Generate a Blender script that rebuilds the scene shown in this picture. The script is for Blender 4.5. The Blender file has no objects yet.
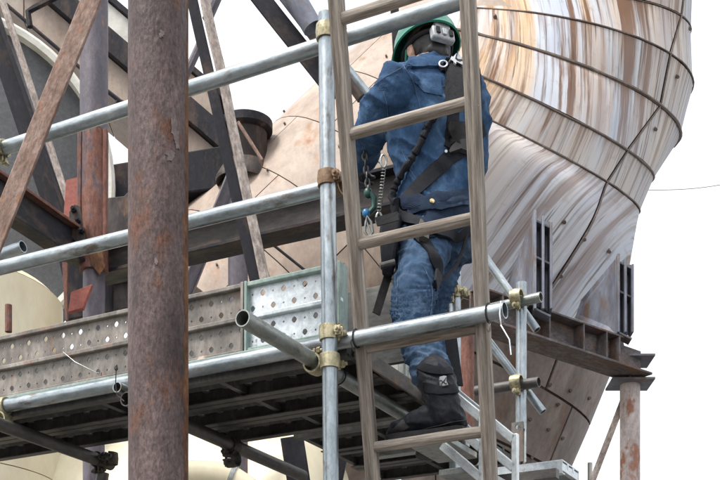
import bpy, bmesh, math, random
from mathutils import Vector, Matrix, noise
from mathutils.bvhtree import BVHTree
R = math.radians
random.seed(7)
sc = bpy.context.scene
col = sc.collection

# ------------------------------------------------------------ camera, world, sun, exposure
FOC, EYE = 1300.0, 1.5
cd = bpy.data.cameras.new("camera"); cam = bpy.data.objects.new("camera", cd); col.objects.link(cam)
cam.location = (0, 0, EYE); cam.rotation_euler = (R(90), 0, 0)
cd.sensor_width = 36; cd.lens = 36 * FOC / 720; cd.shift_y = 560 / 720
cd.clip_start = .05; cd.clip_end = 600
sc.camera = cam
w = bpy.data.worlds.new("World"); sc.world = w; w.use_nodes = True
nt = w.node_tree; bg = nt.nodes["Background"]
sky = nt.nodes.new("ShaderNodeTexSky"); sky.sky_type = 'NISHITA'; sky.sun_disc = False
SUN_EL, SUN_AZ = R(60), R(236)          # azimuth clockwise from +Y (behind the camera, a little to the left)
sky.sun_elevation = SUN_EL; sky.sun_rotation = SUN_AZ; sky.dust_density = 4; sky.air_density = 1.0
hs = nt.nodes.new("ShaderNodeHueSaturation"); hs.inputs['Saturation'].default_value = .30
vl = nt.nodes.new("ShaderNodeMix"); vl.data_type = 'RGBA'; vl.inputs[0].default_value = .72; vl.inputs[7].default_value = (3.3, 3.35, 3.45, 1)   # thin bright overcast veil
nt.links.new(sky.outputs[0], hs.inputs['Color']); nt.links.new(hs.outputs[0], vl.inputs[6]); nt.links.new(vl.outputs[2], bg.inputs['Color'])
bg.inputs['Strength'].default_value = .15
sd = bpy.data.lights.new("sun", 'SUN'); sun = bpy.data.objects.new("sun", sd); col.objects.link(sun)
sd.energy = 1.3; sd.angle = R(14); sd.color = (1, .95, .88)
sdir = Vector((math.sin(SUN_AZ) * math.cos(SUN_EL), math.cos(SUN_AZ) * math.cos(SUN_EL), math.sin(SUN_EL)))
sun.rotation_euler = sdir.to_track_quat('Z', 'Y').to_euler(); sun.location = sdir * 40
vs = sc.view_settings; vs.view_transform = 'Standard'; vs.look = 'None'; vs.exposure = 1.45; vs.gamma = 1

# ------------------------------------------------------------ frames of the place
def P(px, py, Y):                        # a point of the place seen in direction (px,py) at distance Y
    return Vector(((px - 360) / FOC * Y, Y, EYE + (800 - py) / FOC * Y))
def pix(v): return (360 + FOC * v.x / v.y, 800 - FOC * (v.z - EYE) / v.y)
AX = Vector((.885, -.466, 0)).normalized()   # along the scaffold, to the right and nearer
BX = Vector((.466, .885, 0)).normalized()    # across the scaffold, away
ZX = Vector((0, 0, 1))
O = Vector((-.097, 4.0, 0))
def S(s, b, z): return O + AX * s + BX * b + ZX * (EYE + z)     # scaffold coordinates, z above eye level
def onA(px, py, b):
    k = (px - 360) / FOC; q = O + BX * b
    s = (k * q.y - q.x) / (AX.x - k * AX.y); p = q + AX * s
    return P(px, py, p.y)

# ------------------------------------------------------------ mesh helpers
W = {}
def place(o, M, parent):
    W[o] = M
    if parent is not None:
        o.parent = parent; o.matrix_basis = W[parent].inverted() @ M
    else: o.matrix_basis = M
def link(name, me, mat, M, parent):
    o = bpy.data.objects.new(name, me); col.objects.link(o)
    for m in (mat if isinstance(mat, (list, tuple)) else [mat]):
        if m and m.name not in [x.name for x in me.materials if x]: me.materials.append(m)
    place(o, M, parent); return o
def finish(me, ang=35):
    me.validate()
    for p in me.polygons: p.use_smooth = True
    me.set_sharp_from_angle(angle=R(ang))
class MB:
    def __init__(s): s.v = []; s.f = []; s.m = []
    def add(s, vs_, fs, mi=0):
        k = len(s.v); s.v += [Vector(x) for x in vs_]
        for f in fs: s.f.append([k + i for i in f]); s.m.append(mi)
    def box(s, c, sx, sy, sz, X=Vector((1,0,0)), Y=Vector((0,1,0)), Z=Vector((0,0,1)), mi=0):
        vs_ = [Vector(c) + X*(a*sx/2) + Y*(b*sy/2) + Z*(d*sz/2) for a in (-1,1) for b in (-1,1) for d in (-1,1)]
        s.add(vs_, [(0,1,3,2),(4,6,7,5),(0,4,5,1),(2,3,7,6),(0,2,6,4),(1,5,7,3)], mi)
    def loft(s, rings, cap=True, mi=0, close=True):
        n = len(rings[0]); vs_ = [p for r in rings for p in r]; fs = []
        for i in range(len(rings)-1):
            for j in range(n if close else n-1):
                k = (j+1) % n; fs.append((i*n+j, i*n+k, (i+1)*n+k, (i+1)*n+j))
        if cap: fs.append(tuple(range(n))[::-1]); fs.append(tuple((len(rings)-1)*n + j for j in range(n)))
        s.add(vs_, fs, mi)
    def tube(s, p0, p1, r, n=12, r1=None, mi=0, wall=0):
        p0 = Vector(p0); p1 = Vector(p1); d = (p1-p0).normalized(); x = d.orthogonal().normalized(); y = d.cross(x)
        ring = lambda p, q: [p + x*(q*math.cos(2*math.pi*j/n)) + y*(q*math.sin(2*math.pi*j/n)) for j in range(n)]
        r1 = r if r1 is None else r1
        if not wall: s.loft([ring(p0, r), ring(p1, r1)], True, mi)
        else:
            a, b, c, e = ring(p0, r), ring(p1, r1), ring(p1, r1-wall), ring(p0, r-wall)
            s.loft([a, b, c, e, a], False, mi)
    def path(s, pts, r, n=8, mi=0, closed=False):
        pts = [Vector(p) for p in pts]; rs = r if isinstance(r, (list, tuple)) else [r]*len(pts)
        rings = []; x = None
        for i, p in enumerate(pts):
            a = pts[i-1] if i or closed else p; b = pts[(i+1) % len(pts)] if i < len(pts)-1 or closed else p
            d = (b-a).normalized()
            x = d.orthogonal().normalized() if x is None else (x - d*x.dot(d)).normalized()
            y = d.cross(x)
            rings.append([p + x*(rs[i]*math.cos(2*math.pi*j/n)) + y*(rs[i]*math.sin(2*math.pi*j/n)) for j in range(n)])
        if closed: rings.append(rings[0])
        s.loft(rings, not closed, mi)
    def ell(s, c, rx, ry, rz, X=Vector((1,0,0)), Y=Vector((0,1,0)), Z=Vector((0,0,1)), n=14, m=9, mi=0):
        rings = []
        for i in range(m+1):
            t = -math.pi/2 + math.pi*(i if 0 < i < m else (.06 if i == 0 else m-.06))/m
            rings.append([Vector(c) + X*(rx*math.cos(t)*math.cos(2*math.pi*j/n)) + Y*(ry*math.cos(t)*math.sin(2*math.pi*j/n)) + Z*(rz*math.sin(t)) for j in range(n)])
        s.loft(rings, True, mi)
    def prism(s, poly, vec, mi=0):
        vec = Vector(vec); a = [Vector(p) for p in poly]; s.loft([a, [p+vec for p in a]], True, mi)
    def mesh(s, name, M=None):
        me = bpy.data.meshes.new(name); inv = M.inverted() if M else Matrix()
        me.from_pydata([inv @ v for v in s.v], [], s.f)
        for p, k in zip(me.polygons, s.m): p.material_index = k
        bm = bmesh.new(); bm.from_mesh(me); bmesh.ops.recalc_face_normals(bm, faces=bm.faces); bm.to_mesh(me); bm.free()
        return me
    def build(s, name, mat, parent=None, M=None, bevel=0, ang=35):
        if M is None: M = W[parent] if parent else Matrix.Translation(sum(s.v, Vector())/len(s.v))
        me = s.mesh(name, M); finish(me, ang)
        o = link(name, me, mat, M, parent)
        if bevel: bev(o, bevel)
        return o
def bev(o, wd, seg=2):
    m = o.modifiers.new("bevel", 'BEVEL'); m.width = wd; m.segments = seg; m.limit_method = 'ANGLE'; m.angle_limit = R(40); m.harden_normals = False
def tag(o, label, cat, group=None, kind=None):
    o['label'] = label; o['category'] = cat
    if group: o['group'] = group
    if kind: o['kind'] = kind
    return o
def empty(name, M):
    o = bpy.data.objects.new(name, None); o.empty_display_size = .1; col.objects.link(o)
    place(o, M if isinstance(M, Matrix) else Matrix.Translation(M), None); return o
def frameM(p0, zd, xd):
    z = Vector(zd).normalized(); x = Vector(xd); x = (x - z*x.dot(z))
    x = z.orthogonal().normalized() if x.length < 1e-5 else x.normalized()
    y = z.cross(x); M = Matrix((x, y, z)).transposed().to_4x4(); M.translation = p0; return M
def circ(r, n=20): return [(r*math.cos(2*math.pi*i/n), r*math.sin(2*math.pi*i/n)) for i in range(n)]
def rect(a, b): return [(-a/2,-b/2),(a/2,-b/2),(a/2,b/2),(-a/2,b/2)]
def ell_prof(a, b, t): return [(0,0),(a,0),(a,t),(t,t),(t,b),(0,b)]
def ibeam(wd, h, t, tw): return [(-wd/2,-h/2),(wd/2,-h/2),(wd/2,-h/2+t),(tw/2,-h/2+t),(tw/2,h/2-t),(wd/2,h/2-t),(wd/2,h/2),(-wd/2,h/2),(-wd/2,h/2-t),(-tw/2,h/2-t),(-tw/2,-h/2+t),(-wd/2,-h/2+t)]
def chan(wd, h, t): return [(0,-h/2),(wd,-h/2),(wd,-h/2+t),(t,-h/2+t),(t,h/2-t),(wd,h/2-t),(wd,h/2),(0,h/2)]
def bar(name, p0, p1, prof, mat, parent=None, xd=ZX, bevel=0, seg=1, wob=0, ang=35):
    """a member extruded along its own local z from p0 to p1"""
    p0 = Vector(p0); p1 = Vector(p1); L = (p1-p0).length; M = frameM(p0, p1-p0, xd); mb = MB()
    rings = []
    for i in range(seg+1):
        z = L*i/seg; dx = wob*noise.noise(Vector((z*3, L*7, 1))); dy = wob*noise.noise(Vector((z*3, L*7, 5)))
        rings.append([M @ Vector((x+dx, y+dy, z)) for x, y in prof])
    mb.loft(rings)
    return mb.build(name, mat, parent, M, bevel, ang)
def pipe(name, p0, p1, r, mat, parent=None, wall=.0036, n=24):
    p0 = Vector(p0); p1 = Vector(p1); M = frameM(p0, p1-p0, ZX if abs((p1-p0).normalized().z) < .9 else AX)
    mb = MB(); mb.tube(p0, p1, r, n, wall=wall); return mb.build(name, mat, parent, M)

# ------------------------------------------------------------ materials
def mat(name, stops, scale=6, stretch=(1,1,1), rough=.6, metal=0, bump=.2, bscale=60, rough_var=.15, detail=6, spots=None, streak=None, spec=.5, grain=(45,.35)):
    """patchy procedural paint / metal: noise colour ramp + optional second spots layer"""
    m = bpy.data.materials.new(name); m.use_nodes = True; t = m.node_tree; N = t.nodes; L = t.links
    b = N["Principled BSDF"]; tc = N.new("ShaderNodeTexCoord"); oi = N.new("ShaderNodeObjectInfo")
    ad = N.new("ShaderNodeVectorMath"); ad.operation = 'MULTIPLY_ADD'
    cb = N.new("ShaderNodeCombineXYZ")
    for i in range(3): L.new(oi.outputs['Random'], cb.inputs[i])
    L.new(cb.outputs[0], ad.inputs[0]); ad.inputs[1].default_value = (7.3, 3.1, 11.7); L.new(tc.outputs['Object'], ad.inputs[2])
    mp = N.new("ShaderNodeMapping"); mp.inputs['Scale'].default_value = stretch; L.new(ad.outputs[0], mp.inputs[0])
    no = N.new("ShaderNodeTexNoise"); no.inputs['Scale'].default_value = scale; no.inputs['Detail'].default_value = detail; no.inputs['Roughness'].default_value = .7
    L.new(mp.outputs[0], no.inputs['Vector'])
    rp = N.new("ShaderNodeValToRGB"); e = rp.color_ramp.elements
    while len(e) < len(stops): e.new(.5)
    for q, (ps, c) in zip(e, stops): q.position = ps; q.color = (*c, 1)
    L.new(no.outputs['Fac'], rp.inputs[0]); out = rp.outputs[0]
    if spots:
        scs, lo, hi, c = spots
        n2 = N.new("ShaderNodeTexNoise"); n2.inputs['Scale'].default_value = scs; n2.inputs['Detail'].default_value = 4; n2.inputs['Roughness'].default_value = .7
        L.new(mp.outputs[0], n2.inputs['Vector'])
        r2 = N.new("ShaderNodeMapRange"); r2.inputs[1].default_value = lo; r2.inputs[2].default_value = hi; L.new(n2.outputs['Fac'], r2.inputs[0])
        mx = N.new("ShaderNodeMix"); mx.data_type = 'RGBA'; L.new(r2.outputs[0], mx.inputs[0]); L.new(out, mx.inputs[6]); mx.inputs[7].default_value = (*c, 1); out = mx.outputs[2]
    gn = N.new("ShaderNodeTexNoise"); gn.inputs['Scale'].default_value = grain[0]; gn.inputs['Detail'].default_value = 8; gn.inputs['Roughness'].default_value = .8; L.new(mp.outputs[0], gn.inputs['Vector'])
    gr = N.new("ShaderNodeMapRange"); gr.inputs[1].default_value = .3; gr.inputs[2].default_value = .7; gr.inputs[3].default_value = 1-grain[1]; gr.inputs[4].default_value = 1+grain[1]; L.new(gn.outputs['Fac'], gr.inputs[0])
    mg = N.new("ShaderNodeMix"); mg.data_type = 'RGBA'; mg.blend_type = 'MULTIPLY'; mg.inputs[0].default_value = 1; L.new(out, mg.inputs[6]); L.new(gr.outputs[0], mg.inputs[7]); out = mg.outputs[2]
    L.new(out, b.inputs['Base Color'])
    rr = N.new("ShaderNodeMapRange"); rr.inputs[1].default_value = .3; rr.inputs[2].default_value = .7; rr.inputs[3].default_value = rough-rough_var; rr.inputs[4].default_value = rough+rough_var
    L.new(no.outputs['Fac'], rr.inputs[0]); L.new(rr.outputs[0], b.inputs['Roughness'])
    b.inputs['Metallic'].default_value = metal; b.inputs['Specular IOR Level'].default_value = spec
    if bump:
        nb = N.new("ShaderNodeTexNoise"); nb.inputs['Scale'].default_value = bscale; nb.inputs['Detail'].default_value = 5; L.new(mp.outputs[0], nb.inputs['Vector'])
        bp = N.new("ShaderNodeBump"); bp.inputs['Strength'].default_value = bump; bp.inputs['Distance'].default_value = .004
        L.new(nb.outputs['Fac'], bp.inputs['Height']); L.new(bp.outputs[0], b.inputs['Normal'])
    return m
M_ = {}
M_['rust_beam'] = mat('grey_rusty_beam', [(.3,(.055,.048,.05)),(.5,(.12,.105,.105)),(.72,(.21,.19,.19))], 5, (1,1,.5), .65, .05, .4, 50, detail=10, spots=(7,.50,.64,(.14,.085,.06)), spec=.2, grain=(40,.45))
M_['vent'] = mat('sooty_brown_plate', [(.3,(.015,.013,.013)),(.5,(.04,.032,.03)),(.75,(.13,.09,.07))], 5, (1,1,.4), .7, 0, .3, 50, detail=9, spec=.15)
M_['galv'] = mat("galvanised_steel", [(.3,(.21,.25,.27)),(.5,(.33,.375,.40)),(.7,(.48,.52,.54))], 9, (1,1,.35), .36, .8, .12, 90, .12, spots=(17,.56,.68,(.17,.15,.13)))
M_['galv_old'] = mat("weathered_galvanised_steel", [(.3,(.19,.21,.20)),(.55,(.31,.335,.32)),(.75,(.43,.45,.43))], 8, (1,1,.4), .42, .75, .15, 90, .12, spots=(18,.56,.7,(.16,.12,.09)))
M_['galv_dark'] = mat("dark_steel_tube", [(.3,(.05,.05,.05)),(.6,(.12,.115,.11)),(.8,(.2,.19,.17))], 10, (1,1,.4), .5, .5, .2, 90)  # darker, duller steel than the other tubes
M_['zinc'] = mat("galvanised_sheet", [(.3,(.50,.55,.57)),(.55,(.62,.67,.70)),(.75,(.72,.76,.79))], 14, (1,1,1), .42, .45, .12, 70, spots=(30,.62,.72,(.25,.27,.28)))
M_['zinc_edge'] = mat("greenish_painted_edge", [(.3,(.17,.235,.215)),(.6,(.29,.375,.345)),(.8,(.40,.46,.43))], 12, (1,1,.4), .5, .1, .2, 80)
M_['board_old'] = mat("weathered_steel_board", [(.3,(.085,.075,.068)),(.5,(.185,.168,.15)),(.7,(.34,.315,.285))], 9, (1,1,.5), .62, .15, .3, 80, spots=(14,.58,.72,(.28,.15,.09)))
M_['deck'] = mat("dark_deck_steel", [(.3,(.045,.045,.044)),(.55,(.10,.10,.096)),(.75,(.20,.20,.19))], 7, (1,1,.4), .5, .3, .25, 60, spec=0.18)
M_['wood'] = mat("weathered_ladder_wood", [(.30,(.085,.069,.056)),(.43,(.20,.172,.145)),(.56,(.34,.302,.26)),(.70,(.48,.44,.39))], 10, (3.4,3.4,.2), .75, 0, .5, 60, .08, 8, spots=(11,.58,.72,(.11,.085,.07)), spec=0.2, grain=(30,.5))
M_['rust_pillar'] = mat('rusted_column_paint', [(.30,(.035,.024,.024)),(.45,(.080,.056,.054)),(.57,(.118,.085,.082)),(.70,(.20,.155,.150))], 5, (1.3,1.3,.6), .58, .1, .8, 70, .12, 14, spots=(7,.53,.64,(.115,.052,.032)), spec=.3, grain=(85,.75))
M_['rust_orange'] = mat('brown_rust_scale', [(.3,(.06,.03,.02)),(.5,(.15,.07,.035)),(.72,(.27,.155,.085))], 14, (1,1,.5), .75, 0, .8, 60, detail=12, spots=(24,.50,.66,(.07,.04,.032)), spec=.15, grain=(60,.5))
M_['flake'] = mat("lifting_paint_flake", [(.3,(.10,.07,.068)),(.7,(.2,.155,.15))], 20, (1,1,1), .6, 0, .5, 90)
M_['pipe_purple'] = mat("purple_grey_painted_steel", [(.3,(.075,.068,.085)),(.55,(.12,.105,.125)),(.78,(.19,.165,.175))], 6, (1,1,.5), .5, .2, .25, 70, spots=(16,.6,.72,(.22,.13,.10)))
M_['pipe_red'] = mat("red_brown_primer", [(.3,(.10,.05,.042)),(.5,(.19,.09,.068)),(.65,(.27,.15,.115)),(.8,(.36,.26,.22))], 9, (1,1,.4), .7, 0, .6, 60, detail=9, spots=(9,.53,.60,(.13,.095,.10)), spec=0.2, grain=(60,.5))
M_['red'] = mat("red_primer", [(.3,(.24,.06,.045)),(.7,(.40,.13,.095))], 9, (1,1,1), .65, 0, .3, 60)
M_['bar_brown'] = mat("brown_rusted_bar", [(.28,(.10,.065,.05)),(.48,(.22,.145,.115)),(.62,(.31,.225,.19)),(.78,(.45,.37,.33))], 22, (1,1,.45), .7, .05, .6, 80, detail=9, spots=(30,.56,.7,(.30,.14,.07)), spec=0.3, grain=(90,.5))
M_['bar_light'] = mat("light_weathered_edge", [(.28,(.17,.135,.12)),(.5,(.34,.29,.26)),(.75,(.52,.46,.42))], 20, (1,1,.4), .75, 0, .6, 80, detail=9, spec=0.3, grain=(80,.5))
M_['dark'] = mat("black_navy_paint", [(.3,(.010,.010,.014)),(.6,(.024,.024,.031)),(.8,(.055,.052,.056))], 6, (1,1,.5), .6, 0, .3, 60, spots=(9,.50,.68,(.075,.052,.043)), spec=0.18)
M_['steel_grey'] = mat("grey_brown_beam", [(.3,(.032,.029,.029)),(.5,(.07,.062,.06)),(.72,(.15,.135,.125))], 7, (1,1,.35), .6, .15, .4, 50, detail=9, spots=(9,.56,.7,(.2,.12,.08)), spec=0.18)
M_['steel_blue'] = mat("blue_grey_steel", [(.3,(.10,.11,.145)),(.55,(.19,.205,.25)),(.78,(.31,.325,.36))], 5, (1,1,.5), .55, .15, .25, 50, spots=(8,.49,.66,(.17,.12,.09)), spec=0.25, grain=(14,.3))
M_['white_rim'] = mat("off_white_rim_paint", [(.3,(.42,.41,.37)),(.6,(.62,.61,.56)),(.8,(.74,.73,.69))], 8, (1,1,1), .55, 0, .2, 50, grain=(10,.07))
M_['grey_plate'] = mat("dull_grey_plate", [(.3,(.10,.105,.115)),(.7,(.165,.17,.18))], 3, (1,1,1), .7, .0, .2, 40)
M_['tan'] = mat("tan_stained_plate", [(.25,(.23,.17,.135)),(.5,(.37,.30,.25)),(.75,(.47,.41,.36))], 2.2, (1,1,.6), .6, .05, .12, 30, detail=8, spots=(5,.58,.75,(.30,.17,.10)), spec=0.25, grain=(8,.25))
M_['cream'] = mat("cream_tank_paint", [(.3,(.68,.60,.42)),(.6,(.80,.74,.56)),(.8,(.84,.79,.63))], 2, (1,1,.5), .45, 0, .08, 40, spots=(4,.60,.8,(.45,.34,.2)), grain=(10,.07))
M_['brass'] = mat("yellow_zinc_clamp", [(.3,(.25,.21,.12)),(.55,(.45,.41,.27)),(.78,(.60,.57,.45))], 30, (1,1,1), .42, .6, .25, 120, spots=(40,.6,.72,(.16,.09,.05)))
M_['clamp_rust'] = mat("rusty_clamp", [(.3,(.14,.085,.05)),(.55,(.26,.17,.11)),(.78,(.38,.29,.2))], 30, (1,1,1), .6, .4, .3, 120)
M_['clamp_dark'] = mat("black_clamp", [(.3,(.03,.028,.024)),(.7,(.11,.10,.085))], 30, (1,1,1), .5, .5, .3, 120, spec=0.18)
M_['alu'] = mat("aluminium_stair", [(.3,(.55,.6,.62)),(.7,(.74,.78,.8))], 12, (1,1,.4), .4, .4, .08, 90)
M_['seam'] = mat("dark_weld_seam", [(.3,(.07,.05,.04)),(.6,(.16,.125,.105)),(.8,(.32,.27,.23))], 9, (1,1,1), .7, 0, .5, 60)
M_['denim'] = None
M_['web'] = mat("black_webbing", [(.3,(.008,.009,.012)),(.7,(.02,.022,.028))], 40, (1,1,1), .75, 0, .4, 300, spec=0.18)
M_['black'] = mat("black_rubber", [(.3,(.012,.012,.013)),(.7,(.04,.04,.042))], 20, (1,1,1), .6, 0, .3, 120, spec=0.18)
M_['boot'] = mat("black_boot_leather", [(.3,(.009,.010,.014)),(.55,(.018,.020,.027)),(.78,(.05,.053,.06))], 9, (1,1,1), .55, 0, .5, 45, detail=8, spec=0.18)
M_['boot_toe'] = mat("scuffed_boot_leather", [(.3,(.02,.019,.02)),(.7,(.075,.068,.066))], 14, (1,1,1), .7, 0, .4, 80)
M_['helmet'] = mat("green_helmet_plastic", [(.3,(.0,.12,.07)),(.7,(.008,.20,.12))], 4, (1,1,1), .28, 0, .02, 40, .06)
M_['plastic'] = mat("pale_grey_plastic", [(.3,(.30,.32,.34)),(.7,(.52,.54,.56))], 10, (1,1,1), .4, 0, .05, 60)
M_['skin'] = mat("skin", [(.3,(.42,.23,.16)),(.7,(.56,.34,.25))], 14, (1,1,1), .5, 0, .1, 150)
M_['lip'] = mat("lips", [(.3,(.35,.13,.1)),(.7,(.42,.18,.14))], 14, (1,1,1), .45, 0, 0)
M_['eye'] = mat("eye_white", [(.3,(.75,.73,.7)),(.7,(.8,.78,.76))], 14, (1,1,1), .2, 0, 0)
M_['hair'] = mat("dark_hair", [(.3,(.006,.005,.0045)),(.7,(.02,.016,.014))], 60, (1,1,.1), .5, 0, .5, 120)
M_['glove'] = mat("dark_work_glove", [(.3,(.03,.034,.045)),(.7,(.085,.09,.105))], 20, (1,1,1), .8, 0, .4, 120)
M_['gold'] = mat("brass_snap", [(.3,(.62,.5,.25)),(.7,(.8,.68,.42))], 20, (1,1,1), .3, .8, 0)
M_['silver'] = mat("bright_steel", [(.3,(.55,.57,.6)),(.7,(.75,.77,.8))], 20, (1,1,1), .28, .85, 0)
M_['green_hook'] = mat("dark_green_hook", [(.3,(.006,.035,.03)),(.7,(.015,.07,.055))], 20, (1,1,1), .4, .2, .1)
M_['blue_tag'] = mat("blue_plastic", [(.3,(.02,.13,.32)),(.7,(.04,.22,.45))], 20, (1,1,1), .4, 0, 0)
M_['stitch'] = mat("pale_stitching", [(.3,(.05,.085,.15)),(.7,(.10,.15,.24))], 60, (1,1,1), .8, 0, .2)
M_['ground'] = mat("gravel_ground", [(.3,(.07,.065,.06)),(.55,(.13,.12,.11)),(.75,(.2,.19,.175))], 3, (1,1,1), .85, 0, .6, 25, detail=10)
M_['logo_white'] = mat("white_print", [(.3,(.26,.27,.29)),(.7,(.36,.37,.39))], 20, (1,1,1), .6, 0, 0)

def denim_mat(name, dark, mid, light):
    m = mat(name, [(.25,dark),(.5,mid),(.74,light)], 7, (1,1,.7), .85, 0, .35, 24, .05, 9, spec=.2)  # fading and painted cloth highlights share this colour noise
    t = m.node_tree; N = t.nodes; L = t.links
    tc = [n for n in N if n.type == 'TEX_COORD'][0]; bp = [n for n in N if n.type == 'BUMP'][0]
    wv = N.new("ShaderNodeTexWave"); wv.inputs['Scale'].default_value = 170; wv.inputs['Distortion'].default_value = 1.5; wv.bands_direction = 'DIAGONAL'
    L.new(tc.outputs['Object'], wv.inputs['Vector'])
    b2 = N.new("ShaderNodeBump"); b2.inputs['Strength'].default_value = .5; b2.inputs['Distance'].default_value = .001
    L.new(wv.outputs['Fac'], b2.inputs['Height']); L.new(bp.outputs[0], b2.inputs['Normal'])
    L.new(b2.outputs[0], N["Principled BSDF"].inputs['Normal']); bp.inputs['Distance'].default_value = .012
    return m
M_['denim'] = denim_mat("blue_denim_jacket", (.013,.031,.070), (.036,.083,.168), (.11,.19,.305))
M_['jeans'] = denim_mat("blue_denim_jeans", (.016,.034,.068), (.040,.080,.148), (.125,.19,.28))
M_['jeans_dark'] = denim_mat("dark_denim", (.010,.018,.036), (.016,.028,.055), (.03,.05,.085))

def stain_mat():
    """steel shell with rust water runs down its meridians (uv: x round the shell, y down it, in metres)"""
    m = bpy.data.materials.new("rain_streaked_shell"); m.use_nodes = True; t = m.node_tree; N = t.nodes; L = t.links; b = N["Principled BSDF"]
    uvm = N.new("ShaderNodeUVMap"); uvm.uv_map = "shell"; oi = N.new("ShaderNodeObjectInfo"); uv = N.new("ShaderNodeVectorMath"); uv.operation = 'MULTIPLY_ADD'
    cb = N.new("ShaderNodeCombineXYZ"); L.new(oi.outputs['Random'], cb.inputs[1]); L.new(uvm.outputs[0], uv.inputs[0]); uv.inputs[1].default_value = (1,1,1); L.new(cb.outputs[0], uv.inputs[2])
    def nz(sx, sy, det, rough=.6, off=0):
        mp = N.new("ShaderNodeMapping"); mp.inputs['Scale'].default_value = (sx, sy, 1); mp.inputs['Location'].default_value = (off, off*1.7, off); L.new(uv.outputs[0], mp.inputs[0])
        n = N.new("ShaderNodeTexNoise"); n.inputs['Scale'].default_value = 1; n.inputs['Detail'].default_value = det; n.inputs['Roughness'].default_value = rough; L.new(mp.outputs[0], n.inputs['Vector']); return n.outputs['Fac']
    def ramp(f, stops):
        r = N.new("ShaderNodeValToRGB"); e = r.color_ramp.elements
        while len(e) < len(stops): e.new(.5)
        for q, (ps, c) in zip(e, stops): q.position = ps; q.color = (*c, 1)
        L.new(f, r.inputs[0]); return r.outputs[0]
    def mix(f, a, c, mode='MIX'):
        x = N.new("ShaderNodeMix"); x.data_type = 'RGBA'; x.blend_type = mode
        if isinstance(f, float): x.inputs[0].default_value = f
        else: L.new(f, x.inputs[0])
        for i, q in ((6, a), (7, c)):
            if isinstance(q, tuple): x.inputs[i].default_value = (*q, 1)
            else: L.new(q, x.inputs[i])
        return x.outputs[2]
    def rng(f, a, c, lo=0, hi=1):
        r = N.new("ShaderNodeMapRange"); r.inputs[1].default_value = a; r.inputs[2].default_value = c; r.inputs[3].default_value = lo; r.inputs[4].default_value = hi; L.new(f, r.inputs[0]); return r.outputs[0]
    def mul(a, c):
        x = N.new("ShaderNodeMath"); x.operation = 'MULTIPLY'; L.new(a, x.inputs[0])
        if isinstance(c, float): x.inputs[1].default_value = c
        else: L.new(c, x.inputs[1])
        return x.outputs[0]
    base = ramp(nz(2.2, .5, 5), [(.3,(.38,.42,.51)),(.5,(.50,.53,.58)),(.7,(.60,.565,.53))])
    att = N.new("ShaderNodeAttribute"); att.attribute_name = "rust"
    tanf = rng(nz(2.6, .2, 5, .6, 3), .43, .52)
    tan = ramp(nz(7, .35, 6, .6, 5), [(.3,(.27,.135,.06)),(.5,(.50,.325,.18)),(.7,(.64,.50,.35))])
    c = mix(mul(tanf, att.outputs['Fac']), base, tan)
    brn = rng(nz(6.5, .22, 6, .66, 9), .53, .585); c = mix(mul(brn, rng(att.outputs['Fac'], 0, .7, .35, .95)), c, (.15,.068,.030))
    fine = rng(nz(24, .30, 5, .7, 13), .53, .66); c = mix(mul(fine, .85), c, (.17,.125,.105))
    wh = rng(nz(13, .35, 5, .7, 21), .55, .68); c = mix(mul(wh, .6), c, (.64,.63,.63))
    drip = rng(nz(34, .9, 4, .6, 31), .58, .66); c = mix(mul(drip, .75), c, (.08,.045,.03))
    fl = N.new("ShaderNodeAttribute"); fl.attribute_name = "fall"
    sb = N.new("ShaderNodeMath"); sb.operation = 'MULTIPLY_ADD'; L.new(fl.outputs['Fac'], sb.inputs[0]); sb.inputs[1].default_value = -.20; L.new(nz(40, .12, 5, .7, 41), sb.inputs[2])
    c = mix(mul(rng(sb.outputs[0], .44, .58), .65), c, (.16,.09,.05))
    blot = rng(nz(9, 9, 6, .7, 51), .56, .70); c = mix(mul(blot, .35), c, (.24,.17,.12))
    L.new(c, b.inputs['Base Color']); b.inputs['Roughness'].default_value = .6; b.inputs['Metallic'].default_value = .0; b.inputs['Specular IOR Level'].default_value = .3
    bp = N.new("ShaderNodeBump"); bp.inputs['Strength'].default_value = .15; bp.inputs['Distance'].default_value = .01; L.new(nz(5, 3, 5), bp.inputs['Height']); L.new(bp.outputs[0], b.inputs['Normal'])
    return m
M_['stain'] = stain_mat()
M_['throat'] = mat('warm_grey_throat_plate', [(.28,(.10,.085,.08)),(.5,(.20,.17,.155)),(.72,(.31,.265,.235))], 2.2, (1,1,.5), .65, 0, .2, 40, detail=9, spots=(4,.54,.68,(.17,.105,.07)), spec=.25, grain=(14,.3))

# ============================================================ SETTING
mb = MB(); n = 24; G = 300
mb.add([(-G+2*G*i/n, -G+2*G*j/n, 0) for j in range(n+1) for i in range(n+1)], [(j*(n+1)+i, j*(n+1)+i+1, (j+1)*(n+1)+i+1, (j+1)*(n+1)+i) for j in range(n) for i in range(n)])
g = mb.build("ground", M_['ground']); g['kind'] = 'structure'

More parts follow.
